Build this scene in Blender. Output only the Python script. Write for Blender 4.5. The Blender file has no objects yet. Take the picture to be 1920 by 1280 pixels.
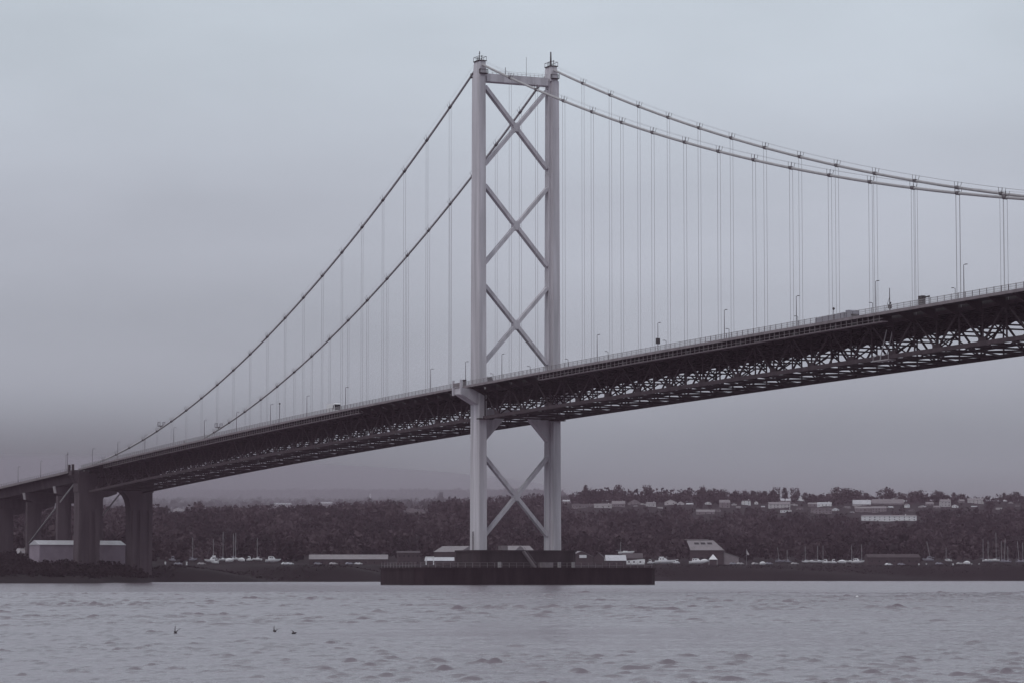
import bpy, math, random
import numpy as np
from mathutils import Vector, Matrix

random.seed(7)
rng = np.random.default_rng(11)
SC = bpy.context.scene
COL = SC.collection
R = math.radians

# ------------------------------------------------------------------ camera
CX, CY, CZ = 806.77, -369.105, 2.381          # world metres: x along the bridge, y across it, z above the water
YAW, PIT, F = 2.713754, 0.079267, 5539.585    # F in pixels of a 1920 wide frame
FW = Vector((math.cos(YAW) * math.cos(PIT), math.sin(YAW) * math.cos(PIT), math.sin(PIT)))
EF = Vector((math.cos(YAW), math.sin(YAW), 0))
ER = Vector((math.sin(YAW), -math.cos(YAW), 0))
cam = bpy.data.objects.new('camera', bpy.data.cameras.new('camera'))
COL.objects.link(cam)
cam.location = (CX, CY, CZ)
cam.rotation_euler = FW.to_track_quat('-Z', 'Y').to_euler()
cam.data.sensor_width = 36
cam.data.lens = F / 1920 * 36
cam.data.clip_start = 1
cam.data.clip_end = 40000
SC.camera = cam

# ------------------------------------------------------------------ world: overcast sky
SUN_AZ, SUN_EL = R(-72), R(50)               # azimuth measured from +x, counter-clockwise
w = bpy.data.worlds.new('World'); SC.world = w; w.use_nodes = True
nt = w.node_tree; nt.nodes.clear()
out = nt.nodes.new('ShaderNodeOutputWorld'); bg = nt.nodes.new('ShaderNodeBackground')
bg.inputs['Strength'].default_value = 0.1
sky = nt.nodes.new('ShaderNodeTexSky'); sky.sky_type = 'NISHITA'; sky.sun_disc = False
sky.sun_elevation = SUN_EL; sky.sun_rotation = math.pi / 2 - SUN_AZ
sky.air_density = 1.5; sky.dust_density = 4
tc = nt.nodes.new('ShaderNodeTexCoord')
sep = nt.nodes.new('ShaderNodeSeparateXYZ'); nt.links.new(tc.outputs['Generated'], sep.inputs[0])
ramp = nt.nodes.new('ShaderNodeValToRGB'); nt.links.new(sep.outputs['Z'], ramp.inputs['Fac'])
cr = ramp.color_ramp; cr.interpolation = 'EASE'
stops = [(0.0, (.160, .182, .202)), (.018, (.194, .220, .246)), (.04, (.276, .306, .350)), (.075, (.396, .426, .488)), (.115, (.475, .508, .582)),
         (.19, (.558, .620, .690)), (.5, (.62, .67, .72)), (1.0, (.66, .71, .75))]
cr.elements[0].position = stops[0][0]; cr.elements[1].position = 1.0
for p, c in stops[1:-1]: cr.elements.new(p)
for e, (p, c) in zip(cr.elements, stops): e.position = p; e.color = (*c, 1)
mp = nt.nodes.new('ShaderNodeMapping'); mp.inputs['Scale'].default_value = (1, 1, 3.2); mp.inputs['Location'].default_value = (3.1, 1.7, .4)
nt.links.new(tc.outputs['Generated'], mp.inputs[0])
nz = nt.nodes.new('ShaderNodeTexNoise'); nz.inputs['Scale'].default_value = 4.2; nz.inputs['Detail'].default_value = 5; nz.inputs['Roughness'].default_value = .5
nt.links.new(mp.outputs[0], nz.inputs['Vector'])
mr = nt.nodes.new('ShaderNodeMapRange'); mr.inputs['From Min'].default_value = .3; mr.inputs['From Max'].default_value = .7
mr.inputs['To Min'].default_value = .89 * 10; mr.inputs['To Max'].default_value = 1.11 * 10
nt.links.new(nz.outputs['Fac'], mr.inputs['Value'])
# a darker bank of low cloud towards the left
dt = nt.nodes.new('ShaderNodeVectorMath'); dt.operation = 'DOT_PRODUCT'; nt.links.new(tc.outputs['Generated'], dt.inputs[0]); dt.inputs[1].default_value = ER
bank_l = nt.nodes.new('ShaderNodeMapRange'); bank_l.interpolation_type = 'SMOOTHSTEP'; nt.links.new(dt.outputs['Value'], bank_l.inputs['Value'])
for k, v in (('From Min', -.13), ('From Max', .05), ('To Min', .60), ('To Max', .0)): bank_l.inputs[k].default_value = v
bank_e = nt.nodes.new('ShaderNodeMapRange'); bank_e.interpolation_type = 'SMOOTHSTEP'; nt.links.new(sep.outputs['Z'], bank_e.inputs['Value'])
for k, v in (('From Min', .022), ('From Max', .066), ('To Min', 1.0), ('To Max', 0.0)): bank_e.inputs[k].default_value = v
bm1 = nt.nodes.new('ShaderNodeMath'); bm1.operation = 'MULTIPLY'; nt.links.new(bank_l.outputs[0], bm1.inputs[0]); nt.links.new(bank_e.outputs[0], bm1.inputs[1])
bm2 = nt.nodes.new('ShaderNodeMath'); bm2.operation = 'SUBTRACT'; bm2.inputs[0].default_value = 1.0; nt.links.new(bm1.outputs[0], bm2.inputs[1])
bm3 = nt.nodes.new('ShaderNodeMath'); bm3.operation = 'MULTIPLY'; nt.links.new(bm2.outputs[0], bm3.inputs[0]); nt.links.new(mr.outputs[0], bm3.inputs[1])
vm = nt.nodes.new('ShaderNodeVectorMath'); vm.operation = 'SCALE'
nt.links.new(ramp.outputs['Color'], vm.inputs[0]); nt.links.new(bm3.outputs[0], vm.inputs['Scale'])
mx = nt.nodes.new('ShaderNodeMix'); mx.data_type = 'RGBA'; mx.inputs[0].default_value = .06
nt.links.new(vm.outputs[0], mx.inputs[6]); nt.links.new(sky.outputs[0], mx.inputs[7])
nt.links.new(mx.outputs[2], bg.inputs['Color']); nt.links.new(bg.outputs[0], out.inputs[0])
w.cycles.sampling_method = 'AUTOMATIC'

sl = bpy.data.lights.new('sun', 'SUN'); sl.energy = .5; sl.angle = R(25); sl.color = (1, .96, .93)
sun = bpy.data.objects.new('sun', sl); COL.objects.link(sun)
sd = Vector((math.cos(SUN_AZ) * math.cos(SUN_EL), math.sin(SUN_AZ) * math.cos(SUN_EL), math.sin(SUN_EL)))
sun.rotation_euler = (-sd).to_track_quat('-Z', 'Y').to_euler(); sun.location = (0, 0, 400)

SC.view_settings.view_transform = 'Standard'; SC.view_settings.look = 'None'
SC.view_settings.exposure = 0; SC.view_settings.gamma = 1; SC.view_settings.use_curve_mapping = False
SC.cycles.use_denoising = True
SC.cycles.max_bounces = 6; SC.cycles.volume_bounces = 1

# ------------------------------------------------------------------ helpers
def gp(px, D, z):
    dep = D * math.cos(PIT) + (z - CZ) * math.sin(PIT)
    X = (px - 960) / F * dep
    return Vector((CX, CY, 0)) + EF * D + ER * X + Vector((0, 0, z))
def zy(py, D): return CZ + D * math.tan(PIT + math.atan((640 - py) / F))
def proj(P):
    d = Vector(P) - Vector((CX, CY, CZ)); r = ER; u = r.cross(FW); k = d.dot(FW)
    return 960 + F * d.dot(r) / k, 640 - F * d.dot(u) / k
def onT(px, py, T):
    u = ER.cross(FW); d = FW + ER * ((px - 960) / F) + u * ((640 - py) / F)
    k = (T - CY) / d.y
    return Vector((CX, CY, CZ)) + d * k
CAMROT = math.atan2(ER.y, ER.x)               # local x to the right of the picture, local y away from the viewer

MATS = {}
def mat(name, col, rough=.7, var=.15, scale=1.0, metallic=0.0, bump=0.0, bscale=None, streak=0.0, col2=None, detail=4.0):
    if name in MATS: return MATS[name]
    m = bpy.data.materials.new(name); m.use_nodes = True; n = m.node_tree; b = n.nodes['Principled BSDF']
    b.inputs['Roughness'].default_value = rough; b.inputs['Metallic'].default_value = metallic
    b.inputs['Specular IOR Level'].default_value = .12
    t = n.nodes.new('ShaderNodeTexCoord'); geo = n.nodes.new('ShaderNodeNewGeometry')
    noi = n.nodes.new('ShaderNodeTexNoise'); noi.inputs['Scale'].default_value = scale; noi.inputs['Detail'].default_value = detail; noi.inputs['Roughness'].default_value = .6
    src = geo.outputs['Position']
    if streak:
        mm = n.nodes.new('ShaderNodeMapping'); mm.inputs['Scale'].default_value = (1, 1, streak); n.links.new(src, mm.inputs[0]); src = mm.outputs[0]
    n.links.new(src, noi.inputs['Vector'])
    rp = n.nodes.new('ShaderNodeValToRGB'); n.links.new(noi.outputs['Fac'], rp.inputs['Fac'])
    rp.color_ramp.elements[0].position = .3; rp.color_ramp.elements[1].position = .7
    a = tuple(max(0, c * (1 - var)) for c in col); bb = col2 if col2 else tuple(min(1, c * (1 + var)) for c in col)
    rp.color_ramp.elements[0].color = (*a, 1); rp.color_ramp.elements[1].color = (*bb, 1)
    n.links.new(rp.outputs['Color'], b.inputs['Base Color'])
    if bump:
        n2 = n.nodes.new('ShaderNodeTexNoise'); n2.inputs['Scale'].default_value = bscale or scale * 4; n2.inputs['Detail'].default_value = 4
        n.links.new(geo.outputs['Position'], n2.inputs['Vector'])
        bm = n.nodes.new('ShaderNodeBump'); bm.inputs['Strength'].default_value = bump; bm.inputs['Distance'].default_value = .3
        n.links.new(n2.outputs['Fac'], bm.inputs['Height']); n.links.new(bm.outputs[0], b.inputs['Normal'])
    MATS[name] = m
    return m

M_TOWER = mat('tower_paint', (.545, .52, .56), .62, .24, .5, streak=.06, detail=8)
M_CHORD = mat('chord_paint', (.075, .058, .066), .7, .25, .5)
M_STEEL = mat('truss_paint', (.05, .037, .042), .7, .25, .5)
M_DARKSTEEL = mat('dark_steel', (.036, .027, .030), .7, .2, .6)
M_CABLE = mat('cable_paint', (.40, .385, .40), .55, .10, .5)
M_BAND = mat('band_paint', (.13, .115, .125), .6, .15, 1)
M_LAMP = mat('lamp_paint', (.12, .105, .115), .6, .1, 1)
M_ROPE = mat('hanger_rope', (.33, .315, .335), .6, .1, .5)
M_EDGE = mat('fascia_paint', (.24, .21, .225), .7, .2, .4)
M_RAIL = mat('railing_paint', (.36, .34, .355), .6, .1, 1)
M_ROAD = mat('asphalt', (.05, .047, .05), .9, .15, 1)
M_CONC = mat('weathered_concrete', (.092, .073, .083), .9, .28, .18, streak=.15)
M_CONCL = mat('pale_lit_concrete', (.42, .385, .41), .85, .15, .4)  # pale anchorage tone, also the painted-in light on the crosshead ends
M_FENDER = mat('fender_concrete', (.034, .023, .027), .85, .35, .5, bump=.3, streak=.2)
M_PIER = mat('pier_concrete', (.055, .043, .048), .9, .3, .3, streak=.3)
M_WHITE = mat('white_paint', (.78, .77, .80), .5, .06, .6)
M_WALLW = mat('pale_render', (.50, .47, .49), .85, .15, .3)
M_SHED = mat('shed_cladding', (.30, .25, .30), .7, .12, .3)
M_WALLG = mat('grey_render', (.24, .21, .225), .85, .2, .3)
M_BRICK = mat('dark_brick', (.07, .055, .06), .9, .2, .3)
M_ROOFD = mat('slate_roof', (.09, .075, .083), .8, .2, .3)
M_ROOFG = mat('grey_sheet_roof', (.24, .215, .23), .6, .12, .3)
M_ROOFL = mat('pale_sheet_roof', (.52, .51, .55), .5, .1, .3)
M_GLASS = mat('window_glass', (.03, .028, .033), .15, .1, 1)
M_MAST = mat('mast_alloy', (.36, .35, .37), .45, .05, 1)
M_COVER = mat('boat_cover', (.32, .31, .36), .8, .15, .8)
M_BARK = mat('bark', (.055, .043, .043), .95, .25, 1)
M_TWIG = mat('twig_crown', (.055, .041, .044), .95, .3, .12)
M_WOOD = mat('woodland_twigs', (.030, .020, .0238), .95, .5, .035, detail=6)
M_WOOD2 = mat('evergreen_needles', (.020, .0155, .018), .95, .4, .05)
M_WOOD3 = mat('pale_twigs', (.070, .051, .058), .95, .3, .05)
M_SHRUB = mat('shrub_leaves', (.026, .018, .021), .95, .35, .12)
M_LAND = mat('rough_land', (.0135, .0090, .0108), .95, .35, .02, bump=.4, bscale=.3)
M_BIRD = mat('bird_plumage', (.085, .07, .075), .8, .3, 6)
M_RUBBER = mat('tyre', (.03, .03, .032), .9, .1, 1)
M_DARKBOX = mat('dark_cabinet', (.09, .08, .085), .7, .1, 1)

UNIT = {}
def unit_box(m):
    k = ('box', m.name)
    if k not in UNIT:
        me = bpy.data.meshes.new('bar_' + m.name)
        v = [(x, y, z) for x in (0, 1) for y in (-.5, .5) for z in (-.5, .5)]
        f = [(0, 1, 3, 2), (4, 6, 7, 5), (0, 4, 5, 1), (2, 3, 7, 6), (0, 2, 6, 4), (1, 5, 7, 3)]
        me.from_pydata(v, [], f); me.materials.append(m); UNIT[k] = me
    return UNIT[k]
def bar_matrix(p, q, wy, wz, up=(0, 0, 1)):
    p = Vector(p); q = Vector(q); d = q - p; L = d.length; x = d / L; u = Vector(up)
    if abs(x.dot(u)) > .999: u = Vector((0, 1, 0))
    y = u.cross(x).normalized(); z = x.cross(y)
    m = Matrix.Identity(4)
    for i in range(3):
        m[i][0] = x[i] * L; m[i][1] = y[i] * wy; m[i][2] = z[i] * wz; m[i][3] = p[i]
    return m
def bar(name, p, q, wy, wz, m, parent, up=(0, 0, 1)):
    o = bpy.data.objects.new(name, unit_box(m)); COL.objects.link(o); o.parent = parent
    o.matrix_local = bar_matrix(p, q, wy, wz, up)
    return o

class MB:
    def __init__(s): s.v = []; s.f = []
    def poly(s, vs, fs):
        n = len(s.v); s.v += [tuple(v) for v in vs]; s.f += [tuple(i + n for i in f) for f in fs]; return s
    def box(s, x0, x1, y0, y1, z0, z1):
        return s.poly([(x, y, z) for x in (x0, x1) for y in (y0, y1) for z in (z0, z1)],
                      [(0, 1, 3, 2), (4, 6, 7, 5), (0, 4, 5, 1), (2, 3, 7, 6), (0, 2, 6, 4), (1, 5, 7, 3)])
    def bar(s, p, q, wy, wz, up=(0, 0, 1)):
        m = bar_matrix(p, q, wy, wz, up)
        v = [m @ Vector((x, y, z)) for x in (0, 1) for y in (-.5, .5) for z in (-.5, .5)]
        return s.poly(v, [(0, 1, 3, 2), (4, 6, 7, 5), (0, 4, 5, 1), (2, 3, 7, 6), (0, 2, 6, 4), (1, 5, 7, 3)])
    def loft(s, rings, cap=True):
        n = len(rings[0]); b = len(s.v); k = len(rings)
        for r in rings: s.v += [tuple(p) for p in r]
        for i in range(k - 1):
            for j in range(n):
                a = b + i * n + j; c = b + i * n + (j + 1) % n
                s.f.append((a, c, c + n, a + n))
        if cap:
            s.f.append(tuple(b + j for j in reversed(range(n)))); s.f.append(tuple(b + (k - 1) * n + j for j in range(n)))
        return s
    def tube(s, pts, r, n=6):
        pts = [Vector(p) for p in pts]; rs = r if isinstance(r, (list, tuple)) else [r] * len(pts)
        rings = []
        for i, p in enumerate(pts):
            d = (pts[min(i + 1, len(pts) - 1)] - pts[max(i - 1, 0)]).normalized()
            u = Vector((0, 0, 1)) if abs(d.z) < .9 else Vector((1, 0, 0))
            a = d.cross(u).normalized(); b = a.cross(d)
            rings.append([p + (a * math.cos(t) + b * math.sin(t)) * rs[i] for t in [2 * math.pi * k / n for k in range(n)]])
        return s.loft(rings)
    def prism(s, poly, axis, a, b):
        """poly in the two other axes (cyclic order), extruded from a to b along axis"""
        def P(q, t):
            return {'x': (t, q[0], q[1]), 'y': (q[0], t, q[1]), 'z': (q[0], q[1], t)}[axis]
        return s.loft([[P(q, a) for q in poly], [P(q, b) for q in poly]])
    def mesh(s, name, m, smooth=False):
        me = bpy.data.meshes.new(name); me.from_pydata(s.v, [], s.f); me.materials.append(m)
        if smooth: me.polygons.foreach_set('use_smooth', [True] * len(me.polygons))
        me.update(); return me
    def build(s, name, m, parent=None, smooth=False, loc=None):
        o = bpy.data.objects.new(name, s.mesh(name, m, smooth)); COL.objects.link(o)
        if parent: o.parent = parent
        if loc: o.location = loc
        return o
def fast_quads(name, V, m, mi=None):
    """V: (n,4,3) array of quads"""
    n = V.shape[0]; me = bpy.data.meshes.new(name)
    me.vertices.add(n * 4); me.vertices.foreach_set('co', V.reshape(-1).astype(np.float32))
    me.loops.add(n * 4); me.loops.foreach_set('vertex_index', np.arange(n * 4, dtype=np.int32))
    me.polygons.add(n); me.polygons.foreach_set('loop_start', np.arange(0, n * 4, 4, dtype=np.int32))
    me.polygons.foreach_set('loop_total', np.full(n, 4, dtype=np.int32))
    ms = m if isinstance(m, (list, tuple)) else [m]
    for q_ in ms: me.materials.append(q_)
    if mi is not None: me.polygons.foreach_set('material_index', np.asarray(mi, dtype=np.int32))
    me.update(calc_edges=True); return me
def link(name, me, parent=None, loc=None, rz=0, sc=None):
    o = bpy.data.objects.new(name, me); COL.objects.link(o)
    if parent: o.parent = parent
    if loc is not None: o.location = loc
    o.rotation_euler.z = rz
    if sc is not None: o.scale = sc
    return o
def empty(name, loc=(0, 0, 0), rz=0, label=None, cat=None, group=None):
    o = bpy.data.objects.new(name, None); COL.objects.link(o); o.location = loc; o.rotation_euler.z = rz; o.empty_display_size = 2
    tag(o, label, cat, group); return o
def tag(o, label=None, cat=None, group=None, kind=None):
    if label: o['label'] = label
    if cat: o['category'] = cat
    if group: o['group'] = group
    if kind: o['kind'] = kind
    return o
ORD = ['first', 'second', 'third', 'fourth', 'fifth', 'sixth', 'seventh', 'eighth', 'ninth', 'tenth', 'eleventh', 'twelfth', 'thirteenth',
       'fourteenth', 'fifteenth', 'sixteenth', 'seventeenth', 'eighteenth', 'nineteenth', 'twentieth', 'twenty-first', 'twenty-second', 'twenty-third',
       'twenty-fourth', 'twenty-fifth', 'twenty-sixth', 'twenty-seventh', 'twenty-eighth', 'twenty-ninth', 'thirtieth']

# ------------------------------------------------------------------ terrain
YT_D = [1950, 2200, 2600, 3000, 3300, 3500, 4000, 4800, 5600, 6400, 7600, 9000, 10800, 11800]
def zl(ys): return [(d, zy(y, d)) for d, y in zip(YT_D, ys)]
Y_LEFT = [1046, 1020, 985, 968, 960, 957, 951, 941, 931, 926, 928, 940, 960, 975]
Y_MID = [1050, 1030, 992, 964, 950, 945, 945, 937, 930, 926, 928, 940, 960, 975]
Y_RIGHT = [1053, 1040, 1000, 964, 942, 939, 948, 980, 985, 990, 1000, 1010, 1010, 1030]
def shore(ds, top, flat): return [(800, -6), (ds - 20, -3), (ds, 0), (ds + 13, top * .8), (ds + 28, top), (max(ds + 60, 1700), flat)]
COLS = [
    (-3000, [(800, -6), (1040, -3), (1064, 0), (1085, 3), (1200, 5.5), (1290, 10), (1380, 13.5), (1500, 14.5), (1700, 16)] + zl(Y_LEFT)),
    (60, [(800, -6), (1040, -3), (1064, 0), (1085, 3), (1200, 5), (1290, 9.5), (1380, 13), (1500, 14), (1700, 15)] + zl(Y_LEFT)),
    (150, [(800, -6), (1040, -3), (1066, 0), (1085, 2.5), (1225, 4.7), (1262, 8.6), (1300, 9.8), (1380, 10.5), (1500, 11), (1700, 13)] + zl(Y_LEFT)),
    (250, [(800, -6), (1120, -3), (1150, 0), (1165, 2.0), (1240, 4.7), (1300, 6.5), (1380, 9.5), (1500, 9), (1700, 11)] + zl(Y_LEFT)),
    (310, shore(1330, 7.3, 9) + zl(Y_LEFT)),
    (620, shore(1400, 7.6, 9) + zl(Y_LEFT)),
    (860, shore(1480, 8, 9) + zl(Y_LEFT)),
    (1040, shore(1600, 8.4, 9) + zl(Y_MID)),
    (1130, shore(1640, 8.6, 9) + zl(Y_RIGHT)),
    (1300, shore(1665, 8.8, 9) + zl(Y_RIGHT)),
    (1950, shore(1700, 9, 9.2) + zl(Y_RIGHT)),
    (5000, shore(1800, 9, 9.2) + zl(Y_RIGHT))]
TD = np.unique(np.concatenate([np.arange(800, 1030, 40), np.arange(1030, 1800, 7), np.arange(1800, 3700, 28), np.arange(3700, 11801, 135)])).astype(float)
CPX = np.array([c[0] for c in COLS], float)
CZT = np.array([np.interp(TD, [q[0] for q in c[1]], [q[1] for q in c[1]]) for c in COLS])
def ground(px, D):
    px = np.asarray(px, float); D = np.asarray(D, float)
    i = np.clip(np.searchsorted(CPX, px) - 1, 0, len(CPX) - 2); t = np.clip((px - CPX[i]) / (CPX[i + 1] - CPX[i]), 0, 1)
    t = t * t * (3 - 2 * t)
    j = np.clip(np.searchsorted(TD, D) - 1, 0, len(TD) - 2); q = np.clip((D - TD[j]) / (TD[j + 1] - TD[j]), 0, 1)
    a = CZT[i, j] * (1 - q) + CZT[i, j + 1] * q; b = CZT[i + 1, j] * (1 - q) + CZT[i + 1, j + 1] * q
    return a * (1 - t) + b * t
def terrain():
    pxs = np.concatenate([np.arange(-3000, -100, 150), np.arange(-100, 2040, 12), np.arange(2040, 5001, 160)]).astype(float)
    A, B = np.meshgrid(pxs, TD, indexing='ij')
    Z = ground(A, B) + np.clip((B - 3600) / 2000, 0, 1.0) * .5 * (6 * np.sin(A * .011 + B * .0011) + 4.5 * np.sin(A * .027 - B * .0017) + 3 * np.sin(A * .067 + B * .002) + 2 * np.sin(A * .15 + B * .004))
    hs = lambda a, b: np.sin(a * 12.9898 + b * 78.233) * 43758.5453 % 1
    jit = (np.sin(A * .071 + B * .013) + np.sin(A * .19 - B * .031 + 1.3) * .6 + (hs(A, B) - .5) * 1.2)
    Z = Z + jit * np.clip((B - 1060) / 4000, .0, .9) * np.clip(Z, 0, 8) / 8 + (hs(B, A) - .5) * np.clip(Z, 0, 1) * .7
    X = (A - 960) / F * (B * math.cos(PIT) + (Z - CZ) * math.sin(PIT))
    P = np.stack([CX + EF.x * B + ER.x * X, CY + EF.y * B + ER.y * X, Z], -1)
    n, k = A.shape
    idx = np.arange(n * k).reshape(n, k)
    q = np.stack([idx[:-1, :-1], idx[1:, :-1], idx[1:, 1:], idx[:-1, 1:]], -1).reshape(-1, 4)
    me = bpy.data.meshes.new('shore_and_hills'); me.from_pydata(P.reshape(-1, 3).tolist(), [], q.tolist()); me.materials.append(M_LAND)
    me.polygons.foreach_set('use_smooth', [True] * len(me.polygons))
    o = link('shore_and_hills', me); o['kind'] = 'structure'
terrain()

# ------------------------------------------------------------------ water
def water():
    m = bpy.data.materials.new('estuary_water'); m.use_nodes = True; n = m.node_tree; b = n.nodes['Principled BSDF']
    b.inputs['Base Color'].default_value = (.178, .142, .168, 1); b.inputs['IOR'].default_value = 1.33; b.inputs['Roughness'].default_value = .15
    geo = n.nodes.new('ShaderNodeNewGeometry')
    mpp = n.nodes.new('ShaderNodeMapping'); mpp.inputs['Rotation'].default_value = (0, 0, -CAMROT); n.links.new(geo.outputs['Position'], mpp.inputs[0])
    def noise(sx, sy, det, rough, dist=0.0):
        mm = n.nodes.new('ShaderNodeMapping'); mm.inputs['Scale'].default_value = (sx, sy, 1); n.links.new(mpp.outputs[0], mm.inputs[0])
        t = n.nodes.new('ShaderNodeTexNoise'); t.inputs['Scale'].default_value = 1; t.inputs['Detail'].default_value = det; t.inputs['Roughness'].default_value = rough
        t.inputs['Distortion'].default_value = dist; n.links.new(mm.outputs[0], t.inputs['Vector']); return t.outputs['Fac']
    def math_(op, a, b_):
        k = n.nodes.new('ShaderNodeMath'); k.operation = op
        for i, v in enumerate((a, b_)):
            if isinstance(v, (int, float)): k.inputs[i].default_value = v
            else: n.links.new(v, k.inputs[i])
        return k.outputs[0]
    fine = noise(3.2, 2.2, 3, .6); mid = noise(.28, .2, 3, .5); big = noise(.03, .012, 3, .5); patch = noise(.012, .006, 2, .5)
    hgt = math_('ADD', math_('MULTIPLY', fine, .075), math_('ADD', math_('MULTIPLY', mid, .10), math_('MULTIPLY', big, .3)))
    mrr = n.nodes.new('ShaderNodeMapRange'); mrr.inputs['From Min'].default_value = .35; mrr.inputs['From Max'].default_value = .65
    mrr.inputs['To Min'].default_value = .45; mrr.inputs['To Max'].default_value = 1.0; n.links.new(patch, mrr.inputs['Value'])
    bmp = n.nodes.new('ShaderNodeBump'); bmp.inputs['Distance'].default_value = 1.0
    n.links.new(mrr.outputs[0], bmp.inputs['Strength']); n.links.new(hgt, bmp.inputs['Height']); n.links.new(bmp.outputs[0], b.inputs['Normal'])
    # one polar sheet round the viewer, finely waved where it is close enough to show
    dense = np.linspace(-.215, .215, 460)
    az = np.concatenate([dense, np.linspace(.215, 2 * math.pi - .215, 60)[1:-1]])
    rad = [.3, 6, 15, 28, 40]
    d = 46.0
    while d < 460: rad.append(d); d += .088 * (d / 46) if d < 125 else .239 + (d - 125) * .0006
    rad += list(np.geomspace(470, 12500, 36)); rad = np.array(rad)
    A, Rr = np.meshgrid(az, rad, indexing='ij')
    U = Rr * np.sin(A); V = Rr * np.cos(A)                       # right of the viewer, ahead of the viewer
    step = np.maximum(np.gradient(rad)[None, :] * np.ones_like(A), .43 / 460 * Rr)
    live = (np.abs(A) < .2149) & (Rr > 45) & (Rr < 465)
    Z = np.zeros_like(A); g = np.random.default_rng(5)
    gust = 1 + .5 * np.sin(U * .071 + V * .027 + 1.0) * np.sin(V * .061 - U * .032 + .4) + .3 * np.sin(U * .21 - V * .09) * np.sin(V * .13 + .7)
    tot = 0.0
    for i in range(90):
        lam = .24 * (.85 / .24) ** g.random(); th = g.normal(.08, .36); k = 2 * math.pi / lam
        amp = lam ** .95
        ph = k * (U * math.sin(th) + V * math.cos(th)) + g.uniform(0, 6.28)
        Z += amp * np.clip(lam / (2.3 * step) - .3, 0, 1) * np.sin(ph); tot += amp * amp / 2
    n_ = Z / math.sqrt(tot)
    Z = .0165 * (np.exp(.6 * n_) - 1) * gust
    Z2 = np.zeros_like(Z); tot2 = 0.0                            # longer chop where the wind reaches, farther out
    for i in range(44):
        lam = .75 * (1.9 / .75) ** g.random(); th = g.normal(.08, .36); k = 2 * math.pi / lam; amp = lam ** .9
        Z2 += amp * np.clip(lam / (2.3 * step) - .3, 0, 1) * np.sin(k * (U * math.sin(th) + V * math.cos(th)) + g.uniform(0, 6.28)); tot2 += amp * amp / 2
    q_ = np.clip((Rr - 70) / 150, 0, 1)
    Z += .028 * (np.exp(.6 * Z2 / math.sqrt(tot2)) - 1) * gust * q_ * q_ * (3 - 2 * q_)
    for i in range(9):
        lam = g.uniform(4, 11); th = g.normal(.1, .5); k = 2 * math.pi / lam
        Z += .006 * np.clip(lam / (3 * step) - .5, 0, 1) * np.sin(k * (U * math.sin(th) + V * math.cos(th)) + g.uniform(0, 6.28))
    Z = np.where(live, Z, 0)
    P = np.stack([CX + EF.x * V + ER.x * U, CY + EF.y * V + ER.y * U, Z], -1)
    n_, k_ = A.shape; idx = np.arange(n_ * k_).reshape(n_, k_)
    nxt = np.roll(idx, -1, axis=0)
    q = np.stack([idx[:, :-1], idx[:, 1:], nxt[:, 1:], nxt[:, :-1]], -1).reshape(-1, 4)
    me = bpy.data.meshes.new('water'); nv = n_ * k_; nq = len(q)
    me.vertices.add(nv); me.vertices.foreach_set('co', P.reshape(-1).astype(np.float32))
    me.loops.add(nq * 4); me.loops.foreach_set('vertex_index', q.reshape(-1).astype(np.int32))
    me.polygons.add(nq); me.polygons.foreach_set('loop_start', np.arange(0, nq * 4, 4, dtype=np.int32)); me.polygons.foreach_set('loop_total', np.full(nq, 4, dtype=np.int32))
    me.polygons.foreach_set('use_smooth', [True] * nq); me.update(calc_edges=True); me.materials.append(m)
    o = link('water', me); o['kind'] = 'structure'
water()

# ------------------------------------------------------------------ haze
def haze():
    m = bpy.data.materials.new('haze_air'); m.use_nodes = True; n = m.node_tree; n.nodes.clear()
    o_ = n.nodes.new('ShaderNodeOutputMaterial'); v = n.nodes.new('ShaderNodeVolumePrincipled')
    v.inputs['Density'].default_value = 6e-5; v.inputs['Color'].default_value = (.80, .575, .705, 1); v.inputs['Anisotropy'].default_value = .0
    n.links.new(v.outputs[0], o_.inputs['Volume'])
    o = MB().box(-13000, 13000, -13000, 13000, -7, 232).build('haze', m); o['kind'] = 'stuff'
haze()
def fog_bank():
    m = bpy.data.materials.new('fog_air'); m.use_nodes = True; n = m.node_tree; n.nodes.clear()
    o_ = n.nodes.new('ShaderNodeOutputMaterial'); v = n.nodes.new('ShaderNodeVolumePrincipled')
    v.inputs['Density'].default_value = 1.1e-3; v.inputs['Color'].default_value = (.60, .565, .63, 1)
    n.links.new(v.outputs[0], o_.inputs['Volume'])
    c = gp(165, 3800, 100); mb = MB(); rings = []
    for i in range(1, 20):
        th = math.pi * i / 20; X = -640 * math.cos(th); r = math.sin(th)
        rings.append([c + ER * X + EF * (1250 * r * math.copysign(abs(math.cos(p)) ** 3.2, math.cos(p))) + Vector((0, 0, 54 * r * math.sin(p))) for p in [2 * math.pi * j / 28 for j in range(28)]])
    o = mb.loft(rings).build('fog_bank', m); tag(o, 'low fog bank lying over the hilltop left of the tower', 'fog', None, 'stuff')
fog_bank()

# ------------------------------------------------------------------ suspension bridge
ZT, SAG = 156.595, 91.64
def zc(s):                                     # centre of the main cable
    if s >= 0: return ZT - 4 * SAG * (s / 1006) * (1 - s / 1006)
    if s >= -412: return ZT + .457061 * s + .000476036 * s * s
    return 49.07 + (s + 412) * .345
def zb(s):                                     # bottom chord
    if s >= 0: return 49.5 + 4.0 * (1 - (1 - s / 503) ** 2)
    return 49.5 + .0165 * s - 2.67e-5 * s * s
H_TOP, H_DECK = 8.0, 9.75
S0, S1 = -408.5, 345.0
HANG = [22.2 + 18.29 * k for k in range(18)] ; HANG_S = [-(22.5 + 18.29 * k) for k in range(21)]
bridge = empty('suspension_bridge', (0, 0, 0), 0, 'grey steel suspension bridge with cross-braced tower crossing the estuary', 'bridge')

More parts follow.
